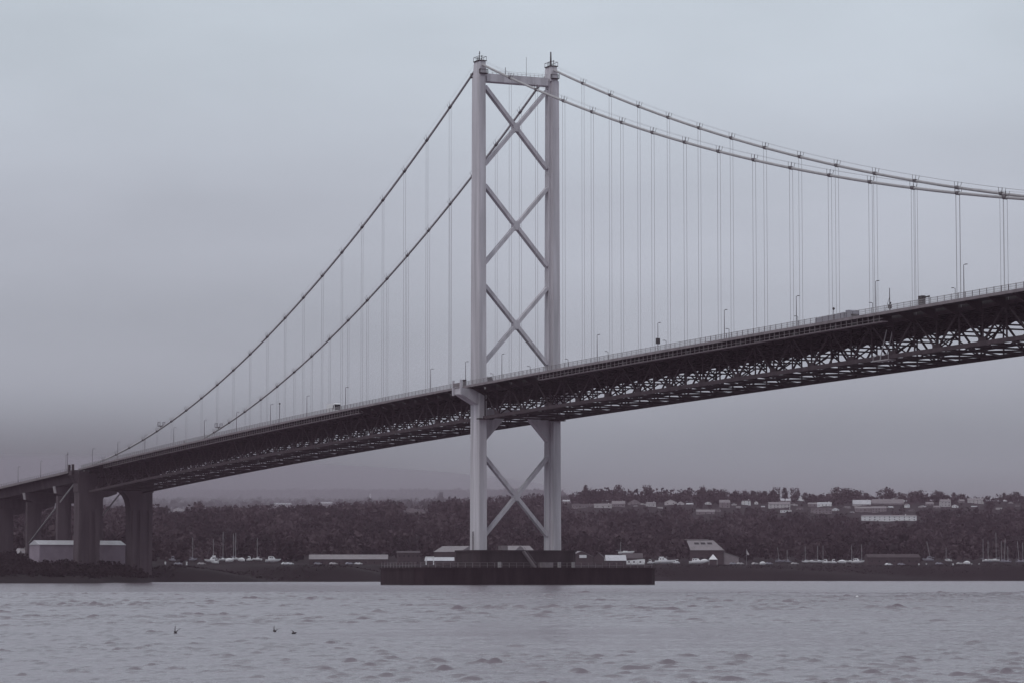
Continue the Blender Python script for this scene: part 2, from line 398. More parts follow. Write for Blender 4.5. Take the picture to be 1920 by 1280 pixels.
def leg_ring(sgn, z):
    t = (z - 10) / 142.5
    hs_ = (7.06 * (1 - t) + 5.4 * t) / 2; ht = (3.05 * (1 - t) + 2.72 * t) / 2; rib = 1.25; dp = .62
    o_ = -ht; i_ = ht
    pts = [(-hs_, o_), (hs_, o_), (hs_, i_ - dp), (rib, i_ - dp), (rib, i_), (-rib, i_), (-rib, i_ - dp), (-hs_, i_ - dp)]
    cy = -11.9 * sgn
    return [(x, cy + sgn * y, z) for x, y in (pts if sgn > 0 else pts)]
for sgn in (1, -1):                            # 1 = the near leg
    mb = MB(); zs = [10.2, 50, 100, 152.4]
    rings = [leg_ring(sgn, z) for z in zs]
    if sgn < 0: rings = [list(reversed(r)) for r in rings]
    mb.loft(rings)
    leg = mb.build('tower_leg', M_TOWER, bridge)
    cy = -11.9 * sgn
    # plate joints standing slightly proud
    for z in (24, 38.5, 66, 80.5, 95, 109.5, 124, 138):
        rg = leg_ring(sgn, z)
        if sgn < 0: rg = list(reversed(rg))
        cxm = 0
        def off(r, dz): return [(x * 1.008, cy + (y - cy) * 1.018, z + dz) for x, y, z_ in r]
        MB().loft([off(rg, -.14), off(rg, .14)]).build('plate_joint', M_TOWER, leg)
    # saddle housing, platforms and aerials on the leg
    MB().loft([[(-2.5, cy - 1.15, 152.4), (2.5, cy - 1.15, 152.4), (2.5, cy + 1.15, 152.4), (-2.5, cy + 1.15, 152.4)],
               [(-2.2, cy - 1.1, 155.2), (2.3, cy - 1.1, 155.2), (2.3, cy + 1.1, 155.2), (-2.2, cy + 1.1, 155.2)],
               [(-1.9, cy - 1.05, 157.0), (1.9, cy - 1.05, 157.0), (1.9, cy + 1.05, 157.0), (-1.9, cy + 1.05, 157.0)]]).build('saddle_housing', M_TOWER, leg)
    MB().box(-1.9, 2.2, cy - 1.35, cy + 1.35, 157.0, 157.25).build('platform', M_DARKSTEEL, leg)
    MB().box(2.3, 3.4, cy - 1.2, cy + 1.2, 153.0, 153.2).build('platform', M_DARKSTEEL, leg)
    MB().box(-4.2, -2.5, cy - 1.5, cy + 1.5, 152.5, 152.7).build('platform', M_DARKSTEEL, leg)
    for x0, x1, z0 in ((-1.9, 2.2, 157.25), (2.3, 3.4, 153.2), (-4.2, -2.5, 152.7)):
        rl = MB()
        for x in (x0 + .06, (x0 + x1) / 2, x1 - .06):
            for y in (-1.25, 1.25): rl.bar((x, cy + y, z0), (x, cy + y, z0 + 1.2), .09, .09)
        for y in (-1.25, 1.25): rl.bar((x0, cy + y, z0 + 1.15), (x1, cy + y, z0 + 1.15), .1, .1)
        for x in (x0 + .06, x1 - .06): rl.bar((x, cy - 1.25, z0 + 1.13), (x, cy + 1.25, z0 + 1.13), .08, .08)
        rl.build('platform_railing', M_STEEL, leg)
    if sgn > 0:
        for x, h in ((-1.6, 1.5), (-.2, 3.1), (1.5, 1.6)):
            a = MB().bar((x, cy, 157.2), (x, cy, 157.2 + h), .16, .16)
            a.bar((x - .55, cy, 157.2 + h * .8), (x + .55, cy, 157.2 + h * .8), .12, .12); a.build('aerial', M_STEEL, leg)
    else:
        MB().tube([(-.2, cy, 157.2), (-.2, cy, 159.2), (-.2, cy, 161.8)], [.3, .28, .2]).build('beacon_mast', M_STEEL, leg)
        for x in (-1.5, 1.6): MB().bar((x, cy, 157.2), (x, cy, 158.9), .14, .14).bar((x - .6, cy, 158.8), (x + .6, cy, 158.8), .12, .12).build('aerial', M_STEEL, leg)
    # walkway bracket round the leg at truss level
    MB().box(3.2, 5.0, cy - 2.4, cy + 2.4, 49.0, 49.3).build('maintenance_platform', M_DARKSTEEL, leg)
    # cantilever that carries the footway round the outside of the leg
    yo = cy - sgn * 1.45; ye = -sgn * 18.9
    br = MB(); zf = zb(0) + H_DECK
    br.prism([(yo, zf - 5.8), (ye, zf - 2.7), (ye, zf - 1.0), (yo, zf - 1.0)], 'x', -2.6, 2.6)
    brk = br.build('footway_bracket', M_TOWER, leg)
    for x in (-2.9, 2.9): MB().box(x - .3, x + .3, min(ye, ye - sgn * .6), max(ye, ye - sgn * .6), zf - 3.0, zf + 1.5).build('end_post', M_TOWER, brk)
    MB().box(-2.55, 2.55, min(ye - sgn * .1, ye - sgn * .5), max(ye - sgn * .1, ye - sgn * .5), zf - .5, zf + .6).build('end_panel', M_EDGE, brk)

# each diagonal is one box girder; the second of a pair is cut at the crossing
for z0, z1 in ((149.6, 125.8), (119.6, 96.0), (89.3, 66.3), (38.0, 14.6)):
    Y = 10.35
    bar('cross_brace', (0, -Y, z0), (0, Y, z1), 1.9, 1.05, M_TOWER, bridge)
    zm = (z0 + z1) / 2
    d = Vector((0, 2 * Y, z0 - z1)).normalized(); c = Vector((0, 0, zm))
    bar('cross_brace', (0, -Y, z1), c - d * .62, 1.86, 1.02, M_TOWER, bridge)
    bar('cross_brace', c + d * .62, (0, Y, z0), 1.86, 1.02, M_TOWER, bridge)
    MB().prism([(-1.15, zm), (0, zm - 1.5), (1.15, zm), (0, zm + 1.5)], 'x', -1.0, 1.0).build('gusset_plate', M_TOWER, bridge)
cb = MB().box(-1.5, 1.5, -10.3, 10.3, 151.0, 153.35).build('cross_beam', M_TOWER, bridge)
rl = MB()
for i in range(15):
    y = -9.8 + 1.4 * i
    for x in (-1.4, 1.4): rl.bar((x, y, 153.35), (x, y, 154.4), .05, .05)
for x in (-1.4, 1.4):
    for z in (153.9, 154.4): rl.bar((x, -9.9, z), (x, 9.9, z), .05, .05)
rl.build('beam_railing', M_RAIL, cb)
MB().tube([(0, 3.6, 153.3), (0, 3.6, 159.6)], .05, 5).build('whip_aerial', M_STEEL, cb)
MB().tube([(0, -3.4, 153.3), (0, -3.4, 155.9)], .09, 5).build('whip_aerial', M_STEEL, cb)
pb = MB(); pz = zb(0)
pb.box(-1.6, 1.6, -10.3, 10.3, pz + .7, pz + 2.8)
for sg in (-1, 1):
    pb.prism([(sg * 10.3, pz + .7), (sg * 10.3, pz - 6.6), (sg * 3.7, pz + .7)] if sg > 0 else [(sg * 10.3, pz + .7), (sg * 3.7, pz + .7), (sg * 10.3, pz - 6.6)], 'x', -1.5, 1.5)
pb.build('portal_beam', M_TOWER, bridge)
# ladder at the foot of the near leg
ld = MB()
for y in (-.35, .35): ld.bar((-.6 + y, -13.75, 10.3), (-.6 + y, -13.75, 15.8), .1, .1)
for i in range(14): ld.bar((-.95, -13.75, 10.6 + i * .38), (-.25, -13.75, 10.6 + i * .38), .06, .06)
ld.build('ladder', M_STEEL, bridge)

# main cables, hangers
s_list = [-512.0, -460.0, -430.0, -412.0] + list(np.arange(-404, 0, 9.0)) + [0.0] + list(np.arange(9, 504, 9.0))
for t in (-11.9, 11.9):
    c = MB().tube([(s, t, zc(s)) for s in s_list ], .345, 10).build('main_cable', M_CABLE, bridge, smooth=True)
    hr = MB()
    for y in (-.55, .55):
        hr.tube([(s, t + y, zc(s) + 1.35) for s in s_list if -404 < s], .022, 4)
    hr.build('hand_rope', M_ROPE, c)
bm_ = MB().tube([(-.6, 0, 0), (.6, 0, 0)], .46, 10)
for x in (-.8, .8):
    for y in (-.5, .5): bm_.bar((x * .8, y * .8, .1), (x, y, 1.4), .075, .075, up=(1, 0, 0))
BMESH = bm_.mesh('cable_band', M_BAND)
for t in (-11.9, 11.9):
    for s in HANG_S[::-1] + HANG:
        z0 = zb(s) + H_TOP - .2; z1 = zc(s)
        if z1 - z0 < 1.5: continue
        hm = MB()
        for x in (-.78, .78): hm.bar((x, 0, 0), (x, 0, z1 - z0 - .1), .058, .058, up=(1, 0, 0))
        h = hm.build('hanger', M_ROPE, bridge, loc=(s, t, z0))
        b = link('cable_band', BMESH, h, (0, 0, z1 - z0)); b.rotation_euler = (0, -math.atan(zc(s + .5) - zc(s - .5)), 0)
# travelling maintenance cradles parked low on the side-span cables
for t, s in ((-11.9, -310.0), (11.9, -310.0)):
    k = MB().box(s - 1.6, s + 1.6, t - 1, t + 1, zc(s) + .8, zc(s) + 1.0)
    for x in (-1.6, 0, 1.6):
        for y in (-1, 1): k.bar((s + x, t + y, zc(s) + .9), (s + x, t + y, zc(s) + 2.4), .12, .12)
    k.bar((s - 1.6, t - 1, zc(s) + 2.4), (s + 1.6, t - 1, zc(s) + 2.4), .12, .12).bar((s - 1.6, t + 1, zc(s) + 2.4), (s + 1.6, t + 1, zc(s) + 2.4), .12, .12)
    k.bar((s - .4, t, zc(s)), (s - .4, t, zc(s) + .9), .3, .3, up=(1, 0, 0))
    k.build('cable_cradle', M_STEEL, bridge)

# stiffening trusses
TOPN = sorted([s for s in HANG_S if s > S0] + [-4.1, 4.1] + [s for s in HANG if s < S1])
BOTN = sorted([-(22.5 - 9.15 + 18.29 * k) for k in range(22) if -(22.5 - 9.15 + 18.29 * k) > S0] + [22.2 - 9.15 + 18.29 * k for k in range(19) if 22.2 - 9.15 + 18.29 * k < S1])
NODES = sorted(TOPN + BOTN)
ends = [S0] + NODES + [S1]
def chord(name, t, dz, w_, h_, m):
    mb = MB(); rings = []
    for s in np.concatenate([np.arange(S0, 503, 9.145), [503.0]]):
        z = zb(s) + dz; rings.append([(s, t - w_ / 2, z - h_ / 2), (s, t + w_ / 2, z - h_ / 2), (s, t + w_ / 2, z + h_ / 2), (s, t - w_ / 2, z + h_ / 2)])
    return mb.loft([list(reversed(r)) for r in rings]).build(name, m, bridge)
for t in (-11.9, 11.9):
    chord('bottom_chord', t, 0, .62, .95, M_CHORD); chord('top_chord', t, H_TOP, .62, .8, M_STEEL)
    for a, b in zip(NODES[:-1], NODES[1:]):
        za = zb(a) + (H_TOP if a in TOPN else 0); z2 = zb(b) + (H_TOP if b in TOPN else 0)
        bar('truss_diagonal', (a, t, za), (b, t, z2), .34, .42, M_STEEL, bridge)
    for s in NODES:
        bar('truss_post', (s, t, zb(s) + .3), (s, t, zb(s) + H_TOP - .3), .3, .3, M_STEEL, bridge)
# cross frames (shared mesh)
CFM = []
for full in (True, False):
    cf = MB()
    cf.bar((0, -11.6, 0), (0, 11.6, 0), .4, .4)
    cf.bar((0, -11.6, 5.2), (0, 11.6, 5.2), .3, .36)
    cf.bar((0, -11.6, 7.9), (0, 11.6, 7.9), .36, .5)
    for i in range(8):
        y0 = -11.6 + i * 2.9; a, b = ((5.3, 7.8) if i % 2 == 0 else (7.8, 5.3))
        cf.bar((0, y0, a), (0, y0 + 2.9, b), .25, .25)
    for sg in (-1, 1):
        if full: cf.bar((0, sg * 11.6, .2), (0, sg * 4.3, 5.1), .26, .3)
        else: cf.bar((0, 0, .2), (0, sg * 8.5, 5.1), .26, .3)
    CFM.append(cf.mesh('cross_frame', M_DARKSTEEL))
fb = MB()
fb.prism([(12.2, 6.6), (12.2, 9.0), (16.5, 9.2), (16.5, 8.75)], 'x', -.16, .16)
FBM = fb.mesh('footway_bracket', M_STEEL)
for s in NODES:
    link('cross_frame', CFM[0 if s in BOTN else 1], bridge, (s, 0, zb(s)))
    for sg, rz in ((1, 0), (-1, math.pi)):
        link('footway_bracket', FBM, bridge, (s, 0, zb(s)), rz)
# bottom lateral bracing
for i, (a, b) in enumerate(zip(NODES[:-1], NODES[1:])):
    for sg in (-1, 1):
        p = (a, sg * 11.6, zb(a)) if i % 2 == 0 else (a, 0, zb(a)); q = (b, 0, zb(b)) if i % 2 == 0 else (b, sg * 11.6, zb(b))
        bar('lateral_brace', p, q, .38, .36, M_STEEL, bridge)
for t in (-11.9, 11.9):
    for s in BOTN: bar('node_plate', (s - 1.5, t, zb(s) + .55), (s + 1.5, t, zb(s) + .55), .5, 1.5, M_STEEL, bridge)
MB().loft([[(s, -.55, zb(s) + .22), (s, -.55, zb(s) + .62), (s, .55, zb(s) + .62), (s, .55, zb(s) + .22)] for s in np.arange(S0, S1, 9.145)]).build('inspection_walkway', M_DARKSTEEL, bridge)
# decks
SS = list(np.arange(S0, 503, 9.145)) + [503.0]
def strip(name, prof, m, parent=bridge, ss=SS):
    """prof: closed profile of (t, dz above the bottom chord)"""
    return MB().loft([[(s, t, zb(s) + z) for t, z in reversed(prof)] for s in ss]).build(name, m, parent)
strip('road_deck', [(-11.3, 8.5), (11.3, 8.5), (11.3, 9.3), (-11.3, 9.3)], M_ROAD)
for y in (-9, -6.4, -3.8, -1.2, 1.2, 3.8, 6.4, 9):
    strip('stringer', [(y - .15, 7.75), (y + .15, 7.75), (y + .15, 8.49), (y - .15, 8.49)], M_DARKSTEEL, ss=[s for s in SS if s < S1])
rail_parts = []
for sg in (-1, 1):
    a = sg * 12.35; b = sg * 16.55
    pr = [(min(a, b), 9.0), (max(a, b), 9.0), (max(a, b), 9.35), (min(a, b), 9.35)]
    strip('footway', pr, M_ROAD)
    e0, e1 = sorted((sg * 16.56, sg * 16.9))
    strip('edge_beam', [(e0, 8.95), (e1, 8.95), (e1, 9.62), (e0, 9.62)], M_EDGE)
    rl = strip('railing', [(sg * 16.7 - .05, 10.78), (sg * 16.7 + .05, 10.78), (sg * 16.7 + .05, 10.88), (sg * 16.7 - .05, 10.88)], M_RAIL)
    for dz in (9.85, 10.3): strip('rail', [(sg * 16.7 - .03, dz), (sg * 16.7 + .03, dz), (sg * 16.7 + .03, dz + .06), (sg * 16.7 - .03, dz + .06)], M_RAIL, rl)
    rail_parts.append(rl)
    k = strip('safety_barrier', [(sg * 11.0 - .05, 9.9), (sg * 11.0 + .05, 9.9), (sg * 11.0 + .05, 10.2), (sg * 11.0 - .05, 10.2)], M_RAIL)
ps = list(np.arange(-404, 336, 2.75))
for s in ps:
    z = zb(s); bar('railing_post', (s, -16.7, z + 9.6), (s, -16.7, z + 10.95), .09, .09, M_LAMP, rail_parts[0], up=(1, 0, 0))
mb = MB()
for s in ps: mb.bar((s, 16.7, zb(s) + 9.6), (s, 16.7, zb(s) + 10.95), .1, .1, up=(1, 0, 0))
tag(mb.build('railing_posts', M_STEEL, rail_parts[1]), kind='stuff')
mb = MB()
for s in np.arange(-404, 336, .46): mb.bar((s, -16.7, zb(s) + 9.62), (s, -16.7, zb(s) + 10.8), .045, .045, up=(1, 0, 0))
tag(mb.build('balusters', M_RAIL, rail_parts[0]), kind='stuff')
# access platforms slung under the near footway edge
def slung(s0, s1, lightend):
    ss = list(np.arange(s0, s1, 6.0)) + [s1]
    pl = strip('access_platform', [(-16.75, 7.35), (-15.3, 7.35), (-15.3, 7.5), (-16.75, 7.5)], M_EDGE, ss=ss)
    strip('platform_rail', [(-16.75, 8.05), (-16.68, 8.05), (-16.68, 8.12), (-16.75, 8.12)], M_EDGE, pl, ss=ss)
    for s in np.arange(s0, s1, 2.4): bar('platform_hanger', (s, -16.6, zb(s) + 7.45), (s, -16.6, zb(s) + 9.0), .14, .14, M_EDGE, pl, up=(1, 0, 0))
slung(52, 236, True); slung(-372, -86, False)
# sloped inspection gantry under the main span
g = MB()
for y in (-12.6, -11.0): g.bar((228, y, zb(228) - .6), (231, y, zb(231) + 6), .18, .18)
g.box(225, 232, -12.8, -10.8, zb(228) - .8, zb(228) - .55)
for x in (225.2, 228.5, 231.8): g.bar((x, -12.7, zb(228) - .6), (x, -12.7, zb(228) + .6), .12, .12)
g.bar((225.2, -12.7, zb(228) + .55), (231.8, -12.7, zb(228) + .55), .12, .12)
g.build('inspection_gantry', M_RAIL, bridge)

# side tower
def side_tower():
    sx0, sx1 = -416.6, -409.0
    zt = zb(-412) + 8.6; zg = 3.0
    def half(sg):
        # outline of one half portal from outer edge to arch crown, in (y,z)
        pts = [(sg * 15.9, zg), (sg * 16.2, zt - 6), (sg * 16.2, zt), (0, zt)]
        return pts
    arch = []
    zs = 28.5
    for i in range(13):
        th = math.pi * i / 12
        y = -6.6 * math.copysign(abs(math.cos(th)) ** .95, math.cos(th)); z = zs + 10.8 * abs(math.sin(th)) ** .72
        arch.append((y, z))
    # build as quads between arch curve and outer frame
    mb = MB()
    outer = [(-16.2, zs)] + [(-16.2 + (32.4) * i / 12, zt) for i in range(1, 12)] + [(16.2, zs)]
    outer[1] = (-16.2, zt); outer[11] = (16.2, zt)
    mb.loft([[(x, y, z) for y, z in outer] + [(x, y, z) for y, z in reversed(arch)] for x in (sx0, sx1)], cap=False)
    for x, flip in ((sx0, False), (sx1, True)):
        vs = [(x, y, z) for y, z in outer] + [(x, y, z) for y, z in arch]; n = 13
        fs = [(i, i + 1, n + i + 1, n + i) for i in range(12)]
        if not flip: fs = [tuple(reversed(f)) for f in fs]
        mb.poly(vs, fs)
    for sg in (-1, 1):
        r0 = [(sx0 - .4, sg * 7.4), (sx1 + .4, sg * 7.4), (sx1 + .4, sg * 16.2), (sx0 - .4, sg * 16.2)]
        r1 = [(sx0, sg * 6.6), (sx1, sg * 6.6), (sx1, sg * 16.2), (sx0, sg * 16.2)]
        mb.loft([[(x, y, zg) for x, y in r0], [(x, y, zs) for x, y in r1]], cap=True)
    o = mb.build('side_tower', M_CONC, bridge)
    for sg in (-1, 1):
        for y0, y1 in ((7.2, 9.0), (10.6, 11.5), (14.3, 15.9)):
            a, b = sorted((sg * y0, sg * y1))
            MB().box(sx1 + .05, sx1 + .75, a, b, zg, zs + 2).build('pilaster', M_CONC, o)
        # capital and walkway cantilever round the tower head
        ye = sg * 19.2; y0 = sg * 16.15; zf = zb(-412) + H_DECK
        k = MB().prism([(y0, zf - 6.8), (ye, zf - 2.6), (ye, zf - .8), (y0, zf - .8)], 'x', sx0 + .8, sx1 - .8).build('footway_bracket', M_CONC, o)
        for x in (sx0 + .6, sx1 - 1.6): MB().box(x, x + 1.3, min(ye, ye - sg * .8), max(ye, ye - sg * .8), zf - 2.4, zf + 1.9).build('end_post', M_DARKSTEEL, k)
        MB().box(sx0 - .15, sx1 + .12, min(sg * 14.6, sg * 16.6), max(sg * 14.6, sg * 16.6), zt - 8.5, zt - .6).build('capital', M_CONC, o)
side_tower()

# ------------------------------------------------------------------ fender island and main pier
fend = empty('pier_island', (0, 0, 0), 0, 'low dark concrete fender island with railing round the tower foot', 'pier')
fw_ = MB()
a, b = 15.0, 38.4; c = 2.2
b2 = 40.2
oct_ = [(-a, -b + c), (-a + c, -b), (a - c, -b), (a, -b + c), (a, b2 - c), (a - c, b2), (-a + c, b2), (-a, b2 - c)]
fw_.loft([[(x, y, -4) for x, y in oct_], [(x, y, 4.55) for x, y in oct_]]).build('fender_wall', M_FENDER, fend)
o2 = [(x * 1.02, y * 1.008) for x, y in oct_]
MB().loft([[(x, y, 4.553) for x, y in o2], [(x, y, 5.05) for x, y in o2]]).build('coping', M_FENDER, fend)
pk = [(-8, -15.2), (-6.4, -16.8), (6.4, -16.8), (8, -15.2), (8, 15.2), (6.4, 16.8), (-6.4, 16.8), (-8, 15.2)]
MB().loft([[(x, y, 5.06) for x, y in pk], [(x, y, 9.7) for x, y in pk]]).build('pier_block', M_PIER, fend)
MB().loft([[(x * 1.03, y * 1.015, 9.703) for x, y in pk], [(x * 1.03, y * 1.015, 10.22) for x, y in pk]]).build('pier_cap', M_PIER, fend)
for y in np.arange(-b + 1.5, b2 - 1, 2.35): bar('railing_post', (a - .5, y, 5.06), (a - .5, y, 6.5), .11, .11, M_EDGE, fend, up=(1, 0, 0))
for x in np.arange(-a + 1.5, a - 1, 2.35): bar('railing_post', (x, -b + .6, 5.06), (x, -b + .6, 6.5), .11, .11, M_EDGE, fend, up=(1, 0, 0))
for z in (5.75, 6.45):
    bar('rail', (a - .5, -b + 1.5, z), (a - .5, b2 - 1.5, z), .07, .07, M_EDGE, fend); bar('rail', (-a + 1.5, -b + .6, z), (a - 1.5, -b + .6, z), .07, .07, M_EDGE, fend)
st = MB()
for i in range(14): st.box(8.05, 9.6, -1.6 + i * .26 + 0, -1.6 + i * .26 + .3, 9.9 - i * .36 - .2, 9.9 - i * .36)
for x in (8.05, 9.6): st.bar((x, -1.6, 10.0), (x, 2.3, 5.1), .15, .5)
for x in (8.05, 9.6): st.bar((x, -1.6, 11.1), (x, 2.3, 6.2), .1, .1)
st.build('stairway', M_EDGE, fend)
gb = MB().box(9.5, 11.5, 3.4, 7.0, 5.06, 6.6)
gb.build('plant_cabinet', M_EDGE, fend)
for y in (-10.5, 9.0, 13.6): MB().box(10.2, 11.0, y, y + .8, 5.06, 6.7).build('locker', M_RAIL, fend)
MB().box(1.5, 4.4, -6.5, -4.6, 10.23, 11.6).build('plant_cabinet', M_EDGE, fend)

# ------------------------------------------------------------------ approach viaduct
via = empty('approach_viaduct', (-454, 0, 12), 0, 'concrete approach viaduct on tall paired columns beyond the side tower', 'viaduct')
def zv(s): return 47.75 + .0325 * (s + 416.7)
vs = list(np.arange(-780, -417, 12.0)) + [-416.75]
O = Vector((-454, 0, 12))
def vstrip(name, prof, m): return MB().loft([[(s - O.x, t, zv(s) + z - O.z) for t, z in reversed(prof)] for s in vs]).build(name, m, via)
vstrip('deck_slab', [(-16.4, -.6), (16.4, -.6), (16.4, -.05), (-16.4, -.05)], M_ROAD)
for sg in (-1, 1):
    e0, e1 = sorted((sg * 16.41, sg * 16.9)); vstrip('edge_beam', [(e0, -.95), (e1, -.95), (e1, .1), (e0, .1)], M_EDGE)
    y = sg * 16.65
    r_ = vstrip('railing', [(y - .05, 1.05), (y + .05, 1.05), (y + .05, 1.15), (y - .05, 1.15)], M_RAIL)
    for s in np.arange(-640, -418, 3.0) if sg < 0 else []: bar('railing_post', (s - O.x, y, zv(s) + .1 - O.z), (s - O.x, y, zv(s) + 1.1 - O.z), .09, .09, M_STEEL, r_, up=(1, 0, 0))
    g0, g1 = sorted((sg * 7.0, sg * 13.6)); vstrip('box_girder', [(g0 + .8, -4.6), (g1 - .8, -4.6), (g1, -.61), (g0, -.61)], M_CONC)
for s in np.arange(-454.4, -780, -50.0):
    z0 = zv(s) - 4.62 - O.z; x = s - O.x
    ch = MB().prism([(-14.2, z0), (-13.6, z0 - 3.2), (-9.5, z0 - 4.6), (9.5, z0 - 4.6), (13.6, z0 - 3.2), (14.2, z0)], 'x', x - 1.7, x + 1.7).build('crosshead', M_CONC, via)
    MB().prism([(-14.6, z0 - .1), (-14.0, z0 - 3.1), (-13.58, z0 - 3.1), (-14.15, z0 - .1)], 'x', x - 1.6, x + 1.6).build('lit_end_face', M_CONCL, ch)  # light on the near crosshead end, put in as a paler slab
    for sg in (-1, 1):
        y0, y1 = (-13.0, -8.4) if sg < 0 else (3.4, 7.4)
        MB().box(x - 1.5, x + 1.5, y0, y1, -6 - O.z + 6, z0 - 4.2).build('column', M_CONC, via)
# anchorage
P = Vector((-512, -11.9, 15))
MB().loft([[(-5, -3.5, -4), (4, -3.5, -4), (4, 3.5, -4), (-5, 3.5, -4)], [(-4, -2.2, .4), (1.5, -2.2, .2), (1.5, 2.2, .2), (-4, 2.2, .4)]]).build('cable_anchorage', M_CONCL, None, loc=P + Vector((0, 0, -.2)))
tag(bpy.data.objects['cable_anchorage'], 'pale concrete cable anchorage where the backstay meets the bank', 'anchorage')

# ------------------------------------------------------------------ street lamps
def lamp_mesh(h):
    p = MB().tube([(0, 0, 0), (0, 0, h * .5), (0, 0, h)], [.12, .1, .07], 6).mesh('lamp_column', M_LAMP)
    q = MB().bar((0, 0, h - .05), (.7, 0, h + .05), .08, .08).box(.35, 1.0, -.13, .13, h - .02, h + .12).mesh('lantern', M_DARKBOX)
    return p, q
LAMPN = lamp_mesh(8.2)
near_l = [-400.8, -364.5, -327.6, -290.6, -253.6, -217, -180.4, -143.8, -107.4, -34.9, -7.9, 18.7, 82.1, 118.3, 154.7, 190.8, 227.1, 263.6]
for i, s in enumerate(near_l):
    z = zb(s) + 9.36
    left = s < -1
    if left: k = sorted([q for q in near_l if q < -1], reverse=True).index(s); lab = 'tall lamp post on the near footway, %s left of the near tower leg' % ORD[k]
    else: k = sorted([q for q in near_l if q > -1]).index(s); lab = 'tall lamp post on the near footway, %s right of the near tower leg' % ORD[k]
    if abs(s - 118.3) < 1: lab = 'lamp post on the near footway carrying a dark sign box'
    e = empty('street_lamp', (s, -13, z), 0, lab, 'lamp post', 'lamp posts on the near footway')
    link('lamp_column', LAMPN[0], e); link('lantern', LAMPN[1], e, None, math.pi / 2 if s < 0 else 0.35)
    if abs(s - 118.3) < 1: MB().box(-.2, .2, -.55, .55, 2.7, 4.2).build('sign_box', M_DARKBOX, e)
far_l = [-44.5, -16.6, 10.4, 37.4, 74, 110.6, 147.4, 184.1, 221]
for i, s in enumerate(far_l):
    e = empty('street_lamp', (s, 12.5, zb(s) + 9.36), 0, 'lamp post rising behind the railing on the far footway, %s from the left' % ORD[i], 'lamp post', 'lamp posts on the far footway')
    link('lamp_column', LAMPN[0], e); link('lantern', LAMPN[1], e, None, -math.pi / 2)
for s, lab in ((-519.8, 'lamp post on the viaduct nearest the left edge of the picture'), (-481.4, 'lamp post on the viaduct, second from the left edge'),
               (-440.9, 'lamp post on the viaduct just left of the side tower')):
    e = empty('street_lamp', (s, -13, zv(s) - .05), 0, lab, 'lamp post', 'lamp posts on the viaduct')
    link('lamp_column', LAMPN[0], e); link('lantern', LAMPN[1], e, None, math.pi / 2)
def simple(name, s, t, label, cat, parts, z=None):
    e = empty(name, (s, t, zb(s) + 9.36 if z is None else z), 0, label, cat)
    for nm, mb, m in parts: mb.build(nm, m, e)
    return e
P = onT(524.5, 753, -14); simple('camera_mast', P.x, -14, 'thin mast with round camera head on the footway of the side span', 'mast',
    [('pole', MB().tube([(0, 0, 0), (0, 0, 7.2)], .1, 6), M_STEEL), ('camera_head', MB().tube([(0, 0, 7.2), (0, 0, 7.5), (0, 0, 7.8)], [.2, .36, .15], 8), M_DARKBOX)])
P = onT(872, 700, -15); simple('footway_mast', P.x, -15.2, 'short dark cabinet on the footway beside the near tower leg', 'cabinet', [('cabinet', MB().box(-.5, .5, -.4, .4, .0, 2.3).box(-.6, .6, -.5, .5, 2.302, 2.42), M_DARKBOX), ('door_panel', MB().box(.5, .53, -.3, .3, .2, 2.0), M_STEEL)])
P = onT(1668, 545, -15); simple('wind_mast', P.x, -15, 'guyed instrument mast standing on the main span footway', 'mast',
    [('pole', MB().tube([(0, 0, 0), (0, 0, 5.6)], [.14, .08], 6), M_STEEL), ('guy_wire', MB().tube([(-2.4, 0, 0), (0, 0, 3.6)], .05, 4), M_STEEL), ('instrument_box', MB().box(-.35, .35, -.3, .3, 1.0, 1.9).box(.1, .5, -.1, .1, 2.0, 2.4), M_DARKBOX)])
P = onT(1731, 565, -15); simple('equipment_cabinet', P.x, -15.2, 'dark equipment cabinet with side arm on the main span footway', 'cabinet',
    [('cabinet', MB().box(-1.1, .6, -.45, .45, 0.02, 2.55), M_DARKBOX), ('arm', MB().bar((.6, 0, 2.1), (2.9, 0, 2.2), .25, .3), M_DARKBOX), ('leg', MB().bar((2.7, 0, .01), (2.7, 0, 2.1), .12, .12), M_STEEL)])
P = onT(1563, 577, -15); simple('camera_mast', P.x, -15, 'short post with dark camera dome beside the parked lorry', 'mast',
    [('pole', MB().tube([(0, 0, 0), (0, 0, 3.0)], .07, 6), M_STEEL), ('camera_head', MB().tube([(0, 0, 2.9), (0, 0, 3.2), (0, 0, 3.5)], [.15, .34, .15], 8), M_DARKBOX)])
P = onT(127, 843, -15); simple('instrument_mast', P.x, -15, 'thin mast with small crossbars beside the side tower head', 'mast',
    [('pole', MB().tube([(0, 0, 0), (0, 0, 8.6)], [.11, .07], 6), M_STEEL), ('crossbar', MB().bar((-.8, 0, 7.4), (.8, 0, 8.2), .12, .12).bar((-.5, 0, 6.4), (.5, 0, 6.4), .1, .1), M_STEEL)], z=zv(P.x))
